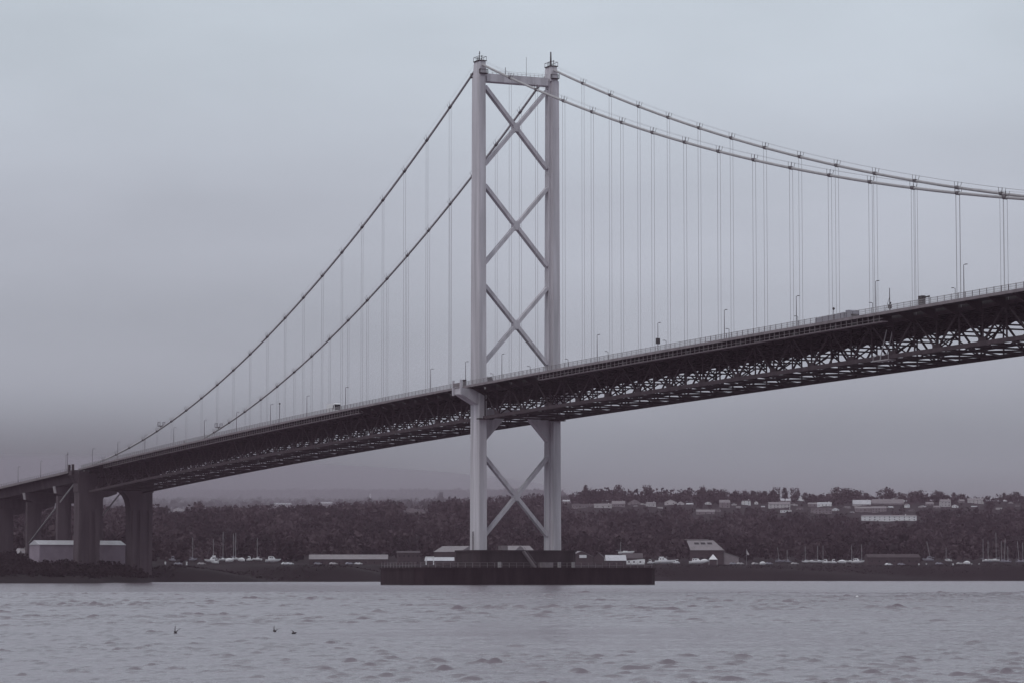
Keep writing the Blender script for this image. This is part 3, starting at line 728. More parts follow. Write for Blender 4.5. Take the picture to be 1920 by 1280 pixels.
# vehicles
M_LIT = bpy.data.materials.new('lit_headlight'); M_LIT.use_nodes = True
M_LIT.node_tree.nodes['Principled BSDF'].inputs['Emission Color'].default_value = (1, .97, .92, 1); M_LIT.node_tree.nodes['Principled BSDF'].inputs['Emission Strength'].default_value = 3.0
def wheel(parent, x, y, r, wdt=.28):
    t = MB().tube([(x, y - wdt / 2, r), (x, y + wdt / 2, r)], r, 14).build('tyre', M_RUBBER, parent)
    MB().tube([(x, y - wdt / 2 - .02, r), (x, y + wdt / 2 + .02, r)], r * .55, 10).build('rim', M_MAST, t)
def van(name, s, t, label, L, Wd, Hh, m, nose, cat='van'):
    z = zb(s) + 9.31
    e = empty(name, (s, t, z), math.atan((zb(s + 1) - zb(s - 1)) / 2) * 0, label, cat)
    prof = [(-L / 2, .35), (L / 2, .35), (L / 2, .95), (L / 2 - nose * .35, 1.15), (L / 2 - nose, Hh * .93), (L / 2 - nose * 1.25, Hh), (-L / 2 + .1, Hh), (-L / 2, Hh * .9)]
    pr2 = [(x, zz) for x, zz in prof]
    MB().loft([[(x, -Wd / 2, zz) for x, zz in pr2], [(x, Wd / 2, zz) for x, zz in pr2]]).build('body', m, e)
    MB().prism([(L / 2 - nose * .42, 1.2), (L / 2 - nose * .38, 1.22), (L / 2 - nose * .96, Hh * .92), (L / 2 - nose, Hh * .9)], 'y', -Wd / 2 + .12, Wd / 2 - .12).build('windscreen', M_GLASS, e)
    for y in (-1, 1): MB().box(L / 2 - nose * 1.7, L / 2 - nose * 1.05, y * Wd / 2 - .015, y * Wd / 2 + .015, Hh * .55, Hh * .85).build('side_window', M_GLASS, e)
    for y in (-.36, .36): MB().box(L / 2, L / 2 + .04, y * Wd - .16, y * Wd + .16, .65, .95).build('headlight', M_LIT, e)
    for x in (-L * .3, L * .32):
        for y in (-1, 1): wheel(e, x, y * (Wd / 2 - .16), .36)
    return e
van('box_lorry', -127.6, -9.2, 'white box lorry with lit headlights on the side span', 8.2, 2.4, 4.5, M_WHITE, 1.3, 'lorry')
van('small_van', onT(921, 704, -8).x, -9.2, 'white van roof showing over the railing beside the near tower leg', 5.4, 2.0, 3.3, M_WHITE, 1.2, 'van')
def lorry():
    s = onT(1580, 592, -8).x; e = empty('flatbed_lorry', (s, -9.0, zb(s) + 9.31), 0, 'long low grey flatbed lorry on the main span beside the railing', 'lorry')
    e.rotation_euler.y = -math.atan(zb(s + .5) - zb(s - .5))
    MB().box(-9.5, 4.2, -1.2, 1.2, .95, 1.2).build('flatbed', M_EDGE, e)
    MB().prism([(-9.3, 1.2), (3.9, 1.2), (3.9, 2.95), (-1, 2.8), (-9.3, 2.6)], 'y', -1.1, 1.1).build('covered_load', M_COVER, e)
    c = MB().prism([(5.0, .5), (7.3, .5), (7.3, 1.6), (7.0, 3.05), (6.6, 3.25), (5.0, 3.25)], 'y', -1.2, 1.2).build('cab', M_COVER, e)
    MB().prism([(7.31, 1.65), (7.34, 1.65), (7.05, 2.65), (7.02, 2.65)], 'y', -1.05, 1.05).build('windscreen', M_GLASS, c)
    MB().box(4.2, 7.0, -.5, .5, .55, .9).build('chassis', M_DARKBOX, e)
    for x in (-8, -6.8, -5.6, 4.2, 6.2):
        for y in (-1, 1): wheel(e, x, y * 1.02, .48)
lorry()
P = onT(346, 821, -15.5)
def person(s, t, label):
    e = empty('person', (s, t, zb(s) + 9.36), 0, label, 'person')
    b = MB()
    b.loft([[(r_x * math.cos(a) + ox, r_y * math.sin(a), z) for a in [k * math.pi / 4 for k in range(8)]] for z, r_x, r_y, ox in
            ((.85, .13, .19, 0), (1.0, .14, .2, 0), (1.25, .14, .22, 0), (1.45, .12, .23, 0), (1.52, .07, .08, 0), (1.58, .07, .07, .01), (1.64, .1, .09, .02), (1.74, .11, .09, .02), (1.8, .06, .05, .02))])
    for y, f in ((-.1, .22), (.1, -.2)):
        b.tube([(0, y, .92), (f * .5, y, .5), (f, y, .06)], [.1, .075, .05], 6).box(f - .08, f + .18, y - .05, y + .05, 0, .09)
    for y, f in ((-.25, -.15), (.25, .15)):
        b.tube([(0, y * .85, 1.42), (f * .4, y * 1.1, 1.12), (f + .08, y * 1.1, .88)], [.06, .05, .04], 6)
    b.build('body', M_DARKBOX, e, smooth=True)
person(P.x, -15.6, 'lone walker in dark clothes on the side span footway')

# ------------------------------------------------------------------ buildings
HBOX = []
def find_D(px, yb, lo=1700, hi=3600):
    Ds = np.arange(lo, hi, 10.0); zs = ground(np.full_like(Ds, px), Ds)
    best = None
    for d, z in zip(Ds, zs):
        y = proj(gp(px, d, z))[1]
        if y <= yb: return d
    return hi
def house(px0, px1, yt, yb, label, wall=M_WALLW, roof=M_ROOFD, rf=.4, D=None, yaw=0, depth=8, gable=False, wins=0, storeys=1, name='house', cat='house', group='houses on the hillside', guard=True, chim=True, doors=False):
    pc = (px0 + px1) / 2
    if D is None: D = find_D(pc, yb)
    k = F / D
    Wd = (px1 - px0) / k; Ht = (yb - yt) / k; zbse = zy(yb, D)
    zg = float(ground(pc, D)); fnd = max(1.0, zbse - zg + 1.5)
    e = empty(name, gp(pc, D, zbse), CAMROT + yaw, label, cat, group)
    hr_ = Ht * rf; hw = Ht - hr_; d = depth
    MB().box(-Wd / 2, Wd / 2, 0, d, -fnd, hw).build('wall', wall, e)
    ov = .3
    if gable:
        rfm = MB().prism([(-Wd / 2 - ov, hw + .02), (0, Ht + .02), (Wd / 2 + ov, hw + .02), (Wd / 2 + ov, hw - .15), (0, Ht - .2), (-Wd / 2 - ov, hw - .15)], 'y', -ov, d + ov).build('roof', roof, e)
        MB().prism([(-Wd / 2, hw), (Wd / 2, hw), (0, Ht - .22)], 'y', .02, d - .02).build('gable_wall', wall, e)
    else:
        rfm = MB().prism([(-ov, hw + .02), (d / 2, Ht), (d + ov, hw + .02)], 'x', -Wd / 2 - ov, Wd / 2 + ov).build('roof', roof, e)
        if chim and Wd > 7: MB().box(Wd * .3, Wd * .3 + .9, d / 2 - .4, d / 2 + .4, Ht - .6, Ht + .9).build('chimney', wall, rfm)
    if wins:
        for f in range(storeys):
            for i in range(wins):
                x = -Wd / 2 + Wd * (i + .5) / wins; zc_ = hw * (f + .52) / storeys; hh = min(.5, hw / storeys * .2) * (.8 + .4 * ((i * 7) % 3) / 2); ww = min(.42, Wd / wins * .2) * (.7 + .6 * ((i * 5 + 1) % 4) / 3)
                wd = MB().box(x - ww, x + ww, -.04, .1, zc_ - hh, zc_ + hh).build('window', M_GLASS, e)
                MB().box(x - ww - .1, x + ww + .1, -.1, -.041, zc_ - hh - .15, zc_ - hh).build('sill', wall, wd)
    if guard: HBOX.append((px0 - 1, px1 + 1, yt, yb, D))
    return e
HL = [
 (1055, 1069, 936, 940, 'thin pale bungalow roof just right of the far tower leg', M_WALLG, M_ROOFL, .7, 0),
 (1073, 1113, 943.5, 951, 'long dim grey terrace low on the hill right of the tower', M_WALLG, M_ROOFD, .4, 7),
 (1114, 1147, 943, 952, 'pale rendered house with one dark window right of the dim terrace', M_WALLW, M_ROOFG, .3, 3),
 (1148, 1172, 938, 949.5, 'grey roofed house with white gable end above the pale rendered house', M_WALLG, M_ROOFG, .5, 3),
 (1178, 1202, 935, 946, 'dim gabled house left of the square pale cottage', M_WALLG, M_ROOFD, .6, 2),
 (1213, 1230, 940, 949.5, 'square pale cottage standing alone among bare trees', M_WALLW, M_ROOFG, .25, 2),
 (1246, 1268, 935, 945.5, 'pale gabled cottage beside a smaller gabled outhouse', M_WALLW, M_ROOFG, .5, 2),
 (1269.5, 1283, 938.5, 946.5, 'small gabled outhouse right of the pale gabled cottage', M_WALLW, M_ROOFG, .5, 0),
 (1306, 1340, 954, 963.5, 'low pale bungalow set below the other houses on the hill', M_WALLG, M_ROOFG, .5, 3),
 (1350, 1369, 936, 951, 'tall narrow grey house half hidden by trees', M_WALLG, M_ROOFG, .35, 2),
 (1392, 1407.5, 936, 945.5, 'small bright white house with two dark windows', M_WHITE, M_ROOFD, .2, 2),
 (1442, 1482, 940, 952, 'broad pale terrace in the middle of the hillside', M_WALLW, M_ROOFG, .35, 6),
 (1463, 1484, 953.5, 960, 'low white garages in front of the broad pale terrace', M_WHITE, M_ROOFD, .3, 4),
 (1496, 1506, 929.5, 934, 'tiny bright roof under the slim tall skyline tree', M_WHITE, M_ROOFL, .5, 0),
 (1463, 1483, 934.5, 939.5, 'thin pale roof strip just above the broad pale terrace', M_WALLG, M_ROOFL, .6, 0),
 (1692, 1698, 934, 940, 'tiny white house at the right end of the long dull roof', M_WHITE, M_ROOFG, .3, 0),
 (1234, 1243, 949, 953, 'tiny pale garage below the square pale cottage', M_WALLW, M_ROOFG, .3, 0),
 (1515, 1531, 941, 948.5, 'dull grey house left of the bright white roof', M_WALLG, M_ROOFG, .4, 2),
 (1532.5, 1559, 940.5, 949, 'house with bright white flat facade left of the big round tree', M_WHITE, M_ROOFL, .3, 4),
 (1521, 1560, 950.5, 962, 'grey two-storey terrace below the bright white facade', M_WALLG, M_ROOFD, .3, 6),
 (1600, 1633, 936, 947, 'large house with bright pale roof right of the big round tree', M_WALLW, M_ROOFL, .75, 3),
 (1634, 1695, 934.5, 945, 'long building with plain dull grey roof on the skyline', M_WALLG, M_ROOFG, .8, 0),
 (1673, 1686, 932, 940.5, 'pale gabled dormer house standing behind the long dull roof', M_WALLW, M_ROOFL, .5, 0),
 (1603, 1633, 948.5, 958.5, 'grey house pair under the bright pale roof', M_WALLG, M_ROOFG, .35, 4),
 (1635, 1662, 948, 960, 'grey block with small windows above the long white terrace', M_WALLG, M_ROOFG, .3, 5),
 (1617, 1719, 964.5, 975.5, 'long white terrace with a row of dark windows', M_WHITE, M_ROOFG, .2, 11),
 (1737, 1751, 940, 948, 'small dim cottage right of the long dull roof', M_WALLG, M_ROOFG, .4, 2),
 (1764, 1783, 935, 948.5, 'pale two-storey house between bare trees near the right', M_WALLW, M_ROOFG, .3, 3),
 (1800, 1809, 935, 943, 'narrow grey house between two skyline trees', M_WALLG, M_ROOFG, .4, 1),
 (1815, 1844, 933, 944, 'wide pale house below the bare ridge near the right', M_WALLW, M_ROOFG, .3, 4),
 (1879, 1887, 930.5, 936, 'tiny white gabled house near the right edge of the ridge', M_WHITE, M_ROOFG, .5, 0),
 (1869, 1879, 950.5, 954.5, 'tiny pale bungalow below the ridge near the right edge', M_WALLW, M_ROOFG, .4, 0),
 (325, 344, 950, 957.5, 'pale gabled house alone on the left hillside beside a dark tree', M_WALLW, M_ROOFG, .55, 0),
 (515, 546, 942, 946, 'long thin pale roof on the misty left hillside', M_WALLG, M_ROOFL, .6, 0),
 (600, 623, 940, 944.5, 'thin pale roof far up the misty left hillside', M_WALLG, M_ROOFL, .6, 0),
 (763, 782, 951, 960, 'dim gabled house left of the tower on the hillside', M_WALLG, M_ROOFG, .6, 0),
 (783, 797, 954, 961, 'smaller dim gabled house next to its neighbour left of the tower', M_WALLG, M_ROOFG, .6, 0)]
for i, (a, b, c, d, lab, wm, rm, rf, wn) in enumerate(HL):
    house(a, b, c, d, lab, wm, rm, rf, gable=('gabled' in lab), wins=wn, storeys=2 if (d - c) * (1 - rf) > 7.5 else 1, yaw=R((i * 37) % 17 - 8) if (b - a) < 40 else R(2))
extra = [(1190, 950), (1203, 946), (1292, 947), (1327, 945), (1345, 957), (1376, 947), (1384, 953), (1418, 944), (1431, 951), (1489, 947), (1500, 955),
         (1568, 957), (1590, 952), (1598, 961), (1672, 953), (1703, 949), (1712, 957), (1728, 951), (1756, 952), (1790, 950), (1826, 951), (1895, 944), (1908, 950)]
for i, (x, yb_) in enumerate(extra):
    wd_ = 6 + (i * 7) % 8; ht_ = 3.6 + (i * 5) % 4 * .7
    house(x - wd_ / 2, x + wd_ / 2, yb_ - ht_, yb_, 'small scattered cottage on the right hillside, %s of its kind from the left' % ORD[i], (M_WALLG, M_WALLW, M_WALLG, M_WHITE)[i % 4], (M_ROOFG, M_ROOFD, M_ROOFL)[i % 3], .45,
          gable=bool(i % 2), wins=1 + (wd_ > 9), yaw=R((i * 53) % 50 - 25), depth=6, name='cottage', group='small cottages on the right hillside')
# marina sheds
g_ = 'boatyard sheds'
house(71, 239, 1012, 1049, 'large white warehouse behind the side tower', M_SHED, M_ROOFL, .235, D=1275, yaw=R(27), depth=14, name='warehouse', cat='warehouse', group=None, chim=False)
house(580, 726, 1038.5, 1060, 'long low shed with pale grey roof on the left quay', M_BRICK, M_ROOFG, .42, D=1610, yaw=R(1.5), depth=12, wins=9, name='quay_shed', cat='shed', group=g_, chim=False)
house(745, 787, 1032, 1060, 'two-storey flat block with pale windows on the quay left of the tower', M_BRICK, M_ROOFD, .12, D=1640, yaw=R(4), depth=9, wins=5, storeys=2, name='yard_office', cat='office', group=g_, chim=False)
house(808, 868, 1022.5, 1060, 'tall gabled shed with grey roof behind the near tower leg', M_BRICK, M_ROOFG, .3, D=1690, yaw=R(-34), depth=18, name='gabled_shed', cat='shed', group=g_, chim=False)
house(797, 850, 1043.5, 1060, 'open fronted store with pale lean-to roof and white portal frame', M_BRICK, M_ROOFL, .42, D=1600, depth=7, yaw=R(-3), name='open_store', cat='shed', group=g_, chim=False)
pf = MB()
pf.box(-2.3, -1.7, -.4, 0, -1, 4).box(1.7, 2.3, -.4, 0, -1, 4).box(-1.69, 1.69, -.4, 0, 3.2, 3.95)
o = pf.build('portal_frame', M_WHITE, None, loc=gp(806, 1596, zy(1060, 1596) + 1.1)); o.rotation_euler.z = CAMROT; tag(o, 'white goods portal frame in front of the open fronted store', 'frame')
house(930, 966, 1022, 1060, 'shed with pale gabled roof between the tower legs, left one', M_BRICK, M_ROOFG, .28, D=1720, yaw=R(-28), depth=14, name='gabled_shed', cat='shed', group=g_, chim=False)
house(968, 1002, 1022, 1060, 'shed with pale gabled roof between the tower legs, right one', M_BRICK, M_ROOFG, .25, D=1730, yaw=R(22), depth=14, name='gabled_shed', cat='shed', group=g_, chim=False)
sg_ = house(1068, 1112, 1032, 1060, 'dark gabled shed with blank white sign board right of the tower', M_BRICK, M_ROOFG, .38, D=1700, yaw=R(8), depth=14, gable=True, name='gabled_shed', cat='shed', group=g_)
MB().box(-1.2, 3.0, -.25, -.1, 4.6, 6.3).build('sign_board', M_WHITE, sg_)
house(1113, 1132, 1035.5, 1060, 'narrow dark shed beside the sign board shed', M_BRICK, M_ROOFD, .4, D=1710, yaw=R(-6), depth=10, gable=True, name='gabled_shed', cat='shed', group=g_)
house(1137, 1174, 1039.5, 1060, 'kiosk with bright pale blue-grey roof on the quay', M_BRICK, M_ROOFL, .52, D=1680, yaw=R(4), depth=9, wins=4, name='kiosk', cat='kiosk', group=g_, chim=False)
house(1168, 1205, 1036, 1056, 'dark low shed behind the white caravan', M_BRICK, M_ROOFD, .5, D=1760, depth=12, name='quay_shed', cat='shed', group=g_, chim=False)
house(1628, 1726, 1037.5, 1059, 'long dark shed with speckled ridge on the right quay', M_BRICK, M_BRICK, .3, D=1740, depth=14, yaw=R(3), wins=7, name='quay_shed', cat='shed', group=g_, chim=False)
def caravan():
    D = 1675; k = F / D; e = empty('static_caravan', gp(1192, D, zy(1058.5, D)), CAMROT, 'white static caravan with dark windows beside the kiosk', 'caravan')
    MB().prism([(-5.2, .5), (5.2, .5), (5.2, 3.3), (3.6, 3.4), (-5.2, 2.5)], 'y', 0, 3).build('body', M_WHITE, e)
    for x in (-3.8, -1.0, 2.6): MB().box(x - .5, x + .5, -.03, .05, 1.5, 2.2).build('window', M_GLASS, e)
    for x in (-2, 2): wheel(e, x, .3, .4)
caravan()
def clubhouse():
    D = 1760; k = F / D
    e = empty('clubhouse', gp(1322, D, 9.0), CAMROT + R(-8), 'tall clubhouse with sloping pale roof and three dark skylights', 'clubhouse')
    MB().box(-9, 11, 0, 12, -2, 9).build('wall', M_BRICK, e)
    rf = MB().poly([(-8.6, -.6, 9.2), (11.4, -.6, 9.2), (4.4, 8, 15.0), (-11.5, 8, 15.0), (-8.6, -.6, 8.9), (11.4, -.6, 8.9), (4.4, 8, 14.7), (-11.5, 8, 14.7)],
                   [(0, 1, 2, 3), (7, 6, 5, 4), (0, 4, 5, 1), (1, 5, 6, 2), (2, 6, 7, 3), (3, 7, 4, 0)]).build('roof', M_ROOFG, e)
    MB().poly([(-9, 0, 9), (11, 0, 9), (4.4, 7.9, 14.6), (-11, 7.9, 14.6), (-9, 12, 9), (11, 12, 9)], [(0, 3, 4), (1, 5, 2), (3, 2, 5, 4)]).build('upper_wall', M_BRICK, e)
    for x in (-5.2, -1.4, 2.6):
        MB().poly([(x - 1.3, 4.2, 12.55), (x + 1.5, 4.2, 12.55), (x + .9, 5.9, 13.72), (x - 1.8, 5.9, 13.72)], [(0, 1, 2, 3)]).build('skylight', M_GLASS, rf)
    MB().box(-13, 1.5, 8.0, 9.4, 15.3, 15.7).build('ridge_roof', M_ROOFG, rf)
    MB().box(-12, 1, 8.2, 9.2, 14.6, 15.29).build('clerestory', M_GLASS, rf)
    w2 = MB().prism([(11.02, -2), (19.5, -2), (19.5, 4.8), (11.02, 7.6)], 'y', 1, 9).build('wing', M_WALLG, e)
    MB().poly([(11.02, .6, 7.8), (19.9, .6, 4.9), (19.9, 9.4, 4.9), (11.02, 9.4, 7.8)], [(0, 1, 2, 3)]).build('wing_roof', M_ROOFG, w2)
    for x in (-6, -2, 2, 6): MB().box(x - .8, x + .8, -.05, .1, 3.0, 5.0).build('window', M_GLASS, e)
    HBOX.append((1283, 1368, 1006, 1060, D))
clubhouse()
def tent(px, py, wpx, hpx, D, label):
    k = F / D; wd = wpx / k / 2; h = hpx / k
    e = empty('white_tent', gp(px, D, zy(py, D)), CAMROT, label, 'tent')
    MB().poly([(-wd, -wd, h * .5), (wd, -wd, h * .5), (wd, wd, h * .5), (-wd, wd, h * .5), (0, 0, h)], [(0, 1, 4), (1, 2, 4), (2, 3, 4), (3, 0, 4), (3, 2, 1, 0)]).build('canopy', M_WHITE, e)
    for x in (-wd + .1, wd - .1):
        for y in (-wd + .1, wd - .1): MB().bar((x, y, 0), (x, y, h * .5), .15, .15).build('tent_leg', M_MAST, e)
tent(1337, 1058, 16, 20, 1700, 'white peaked tent in front of the clubhouse')
# flag
e = empty('flagpole', gp(1400, 1700, 9.1), CAMROT, 'flagpole with pale pennant on the quay right of the clubhouse', 'flagpole')
MB().tube([(0, 0, 0), (0, 0, 9.2)], .09, 6).build('pole', M_MAST, e)
MB().poly([(0, 0, 9.0), (.6, .05, 7.6), (1.6, .1, 6.0), (.9, .0, 5.6), (.1, 0, 6.2), (0, .04, 9.0), (.6, .09, 7.6), (1.6, .14, 6.0), (.9, .04, 5.6), (.1, .04, 6.2)],
          [(0, 1, 2, 3, 4), (9, 8, 7, 6, 5)]).build('flag', M_WALLW, e)
# communications mast on the left hillside
e = empty('radio_mast', gp(694, 3700, float(ground(694, 3700))), CAMROT, 'small white radio mast on the misty hillside left of the tower', 'mast')
MB().tube([(0, 0, 0), (0, 0, 20)], [.9, .6], 6).build('pole', M_WHITE, e); MB().tube([(0, 0, 16), (0, 0, 18)], [1.2, 1.2], 8).build('drum', M_WHITE, e)

# ------------------------------------------------------------------ boats
def hull_mesh(L, B, H_, m, fine=.5):
    rings = []
    for i in range(9):
        u = i / 8; x = -L / 2 + L * u
        bw = B / 2 * (1 - max(0, (u - .45) / .55) ** 2.2) * (.82 + .18 * min(1, u / .3)); bw = max(bw, .03)
        sh = H_ * (1 + .22 * u * u); kd = H_ * (.05 + .5 * max(0, (u - .6) / .4) ** 2)
        rings.append([(x + (.12 * L * u ** 4 * (1 if zz > .5 else .2)), y * bw, kd + (sh - kd) * zz) for y, zz in ((-1, 1), (-.93, .55), (-.55, .18), (0, 0), (.55, .18), (.93, .55), (1, 1))])
    return MB().loft(rings).mesh('hull', m, False)
HULL = {}
def boat(px, yb, wpx, D, label, group, kind='yacht', mast=None, mpx=None, lean=0, hullm=None, yaw=None, mastbase=None):
    k = F / D; L = max(3.2, min(13.0, wpx / k)); B = L * .3; H_ = .16 * L + .35
    hm_ = hullm or M_WHITE; key = (round(L, 1), hm_.name)
    if key not in HULL: HULL[key] = hull_mesh(L, B, H_, hm_)
    zg = float(ground(px, D)); zb_ = max(zy(yb, D), zg + .05)
    ya = yaw if yaw is not None else random.choice((0, math.pi)) + random.uniform(-.35, .35)
    e = empty('boat', gp(px, D, zb_), CAMROT + ya, label, 'boat', group)
    keel = .8 if kind == 'yacht' else .35
    link('hull', HULL[key], e, (0, 0, keel))
    if kind == 'yacht':
        MB().prism([(-L * .12, 0.01), (L * .1, 0.01), (L * .14, keel + .15), (-L * .14, keel + .15)], 'y', -.12, .12).build('keel', M_DARKBOX, e)
        MB().loft([[(-L * .18, -B * .26, keel + H_), (L * .2, -B * .2, keel + H_), (L * .2, B * .2, keel + H_), (-L * .18, B * .26, keel + H_)],
                   [(-L * .15, -B * .2, keel + H_ + .45), (L * .12, -B * .14, keel + H_ + .4), (L * .12, B * .14, keel + H_ + .4), (-L * .15, B * .2, keel + H_ + .45)]]).build('coachroof', hm_, e)
    elif kind == 'cover':
        rg = []
        for i in range(7):
            u = i / 6; x = -L / 2 + L * u * .98; hh = 1.2 * math.sin(math.pi * (.12 + .76 * u)); bb = B / 2 * 1.04 * math.sin(math.pi * (.2 + .6 * u))
            rg.append([(x, bb * math.cos(a), keel + H_ * .9 + hh * math.sin(a)) for a in [math.pi * j / 8 for j in range(9)]])
        MB().loft(rg).build('tarpaulin', M_WHITE, e, smooth=True)
    else:
        c = MB().loft([[(-L * .3, -B * .34, keel + H_), (L * .22, -B * .3, keel + H_), (L * .22, B * .3, keel + H_), (-L * .3, B * .34, keel + H_)],
                       [(-L * .28, -B * .3, keel + H_ + 1.5), (L * .06, -B * .26, keel + H_ + 1.5), (L * .06, B * .26, keel + H_ + 1.5), (-L * .28, B * .3, keel + H_ + 1.5)]]).build('cabin', hm_, e)
        for x in (-.2, -.05):
            for sg in (-1, 1): MB().box(L * x - .35, L * x + .35, sg * B * .325 - .05, sg * B * .325 + .05, keel + H_ + .6, keel + H_ + 1.15).build('window', M_GLASS, c)
        if kind == 'cruiser':
            MB().box(-L * .25, -L * .02, -B * .24, B * .24, keel + H_ + 1.51, keel + H_ + 2.2).build('flybridge', hm_, e)
    for x in (-L * .25, L * .2):                                    # cradle props
        MB().box(x - .15, x + .15, -B * .45, B * .45, 0, .25).bar((x, -B * .42, .2), (x, -B * .3, keel + H_ * .45), .12, .12).bar((x, B * .42, .2), (x, B * .3, keel + H_ * .45), .12, .12).build('cradle', M_STEEL, e)
    if mast:
        zt = zy(mast, D) - zb_; x0 = 0.0
        if mpx is not None: x0 = (mpx - px) / k * math.cos(ya)
        x0 = max(-L * .4, min(L * .4, x0))
        ms = MB().tube([(x0, 0, keel + H_ * .5), (x0 + lean * math.cos(ya), 0, zt)], [.13, .09], 6).build('mast', M_MAST, e)
        zs = (keel + H_) * .35 + zt * .65
        MB().bar((x0 + lean * .6 * math.cos(ya), -.8, zs), (x0 + lean * .6 * math.cos(ya), .8, zs), .07, .07).build('spreader', M_MAST, ms)
        MB().tube([(x0, 0, keel + H_ + .9), (x0 - L * .36, 0, keel + H_ + .8)], .13, 6).build('boom', M_COVER, ms)
        for q in (-L * .48, L * .5): MB().tube([(q, 0, keel + H_), (x0 + lean * math.cos(ya), 0, zt - .1)], .018, 3).build('stay', M_MAST, ms)
    return e
gl, gr, gx = 'boats ashore on the left quay', 'boats ashore right of the tower', 'boats ashore on the far right quay'
boat(398, 1055, 24, 1480, 'white motor cruiser with flybridge and mast, leftmost boat on the left quay', gl, 'cruiser', 1010, 400)
boat(404, 1057, 13, 1455, 'small white dinghy in front of the leftmost motor cruiser', gl, 'open')
boat(418, 1053, 15, 1490, 'yacht with the tallest mast on the left quay', gl, 'yacht', 996, 418)
boat(430, 1054, 14, 1470, 'white covered boat between the masted yachts on the left quay', gl, 'cover')
boat(437, 1052, 12, 1500, 'yacht carrying the left one of a close pair of masts', gl, 'yacht', 999, 437.5)
boat(443, 1052, 12, 1520, 'yacht carrying the right one of a close pair of masts', gl, 'yacht', 998, 441.5)
boat(453, 1053, 11, 1480, 'small white boat right of the paired masts on the left quay', gl, 'cover')
boat(468, 1052, 11, 1490, 'small white cabin boat left of the lone masted yacht', gl, 'motor')
boat(483, 1053, 17, 1480, 'lone masted yacht right of the paired masts', gl, 'yacht', 1007, 482)
boat(511, 1054.5, 26, 1480, 'long low white motor boat, rightmost on the left quay', gl, 'motor')
boat(361, 1053, 14, 1520, 'dull yacht with faint mast, far left of the motor cruiser', gl, 'yacht', 1006, 361, hullm=M_COVER)
boat(323, 1052, 12, 1500, 'dull grey covered boat beside the far leg of the side tower', gl, 'motor', hullm=M_COVER)
boat(1173, 1041, 27, 1800, 'white yacht standing behind the kiosk with tall mast', gr, 'yacht', 1014.5, 1163)
boat(1220, 1057, 12, 1690, 'small white dinghy at the right end of the fender island', gr, 'open')
boat(1245, 1057.5, 34, 1700, 'large white motor cruiser left of the clubhouse', gr, 'cruiser', 1042, 1250)
boat(1268, 1057, 13, 1690, 'small white motor boat between large cruiser and clubhouse', gr, 'motor')
boat(1307, 1058, 30, 1690, 'long white motor boat in front of the clubhouse', gr, 'motor')
boat(1321, 1055, 15, 1720, 'white covered boat behind the long motor boat by the clubhouse', gr, 'cover')
boat(1430, 1059, 11, 1700, 'small white boat alone on the quay right of the flagpole', gr, 'cover')
boat(1462, 1056, 16, 1760, 'dull yacht with leaning mast right of the flagpole', gr, 'yacht', 1025, 1461, lean=-1, hullm=M_COVER)
boat(1478, 1056, 11, 1760, 'dull small yacht with short faint mast', gr, 'yacht', 1030, 1476, hullm=M_COVER)
for i, (px, wp, kd, ms, mp, desc) in enumerate([(1510, 10, 'yacht', 1023, 1510, 'white yacht at the left end of the crowded boat row'), (1522, 15, 'yacht', None, 0, 'second boat of the crowded row, pale low yacht'),
        (1536, 15, 'yacht', 1022, 1533, 'third boat of the crowded row, yacht with faint mast'), (1549, 13, 'motor', 1022, 1541, 'fourth boat of the crowded row, white cabin boat'),
        (1562, 12, 'motor', None, 0, 'fifth boat of the crowded row, small cabin boat'), (1579, 14, 'cover', None, 0, 'sixth boat of the crowded row under a domed white cover'),
        (1594, 13, 'yacht', 1021, 1597, 'seventh boat of the crowded row, yacht with dark hull gap'), (1607, 20, 'motor', 1019, 1616, 'rightmost boat of the crowded row beside the long dark shed')]):
    boat(px, 1056.5, wp * 1.1, 1715 + (i * 13) % 40, desc, gr, kd, ms, mp or None)
boat(1741, 1052, 19, 1760, 'small motor boat right of the long dark shed with leaning mast', gx, 'motor', 1014, 1745, lean=-2.2, hullm=M_COVER)
boat(1779, 1054, 12, 1750, 'small yacht with short mast between the shed and the round cover', gx, 'yacht', 1026, 1774)
boat(1813, 1058, 12, 1710, 'boat under a round white cover on the right quay', gx, 'cover')
boat(1849, 1054.5, 14, 1730, 'white yacht, first of the tall masts at the right edge', gx, 'yacht', 1009, 1843)
boat(1865, 1054.5, 19, 1740, 'white yacht with the tallest mast near the right edge', gx, 'yacht', 997, 1868)
for px, top, mp, ln, desc in ((1856, 1012, 1853, 0, 'dull yacht with faint mast just left of the tallest mast'), (1879, 1013, 1878, 0, 'dull yacht right of the tallest mast, left one of a crossing mast pair'),
                              (1884, 1008, 1883, .8, 'dull yacht whose mast crosses its neighbour near the right edge'), (1890, 1023, 1890, 0, 'dull yacht with the shortest mast near the right edge'),
                              (1911, 1013, 1911, -1.0, 'dull yacht with left leaning mast near the right edge'), (1918, 1016, 1918, 0, 'dull yacht cut by the right edge of the picture')):
    boat(px, 1056, 12, 1720 + int(px) % 30, desc, gx, 'yacht', top, mp, ln, hullm=M_COVER)
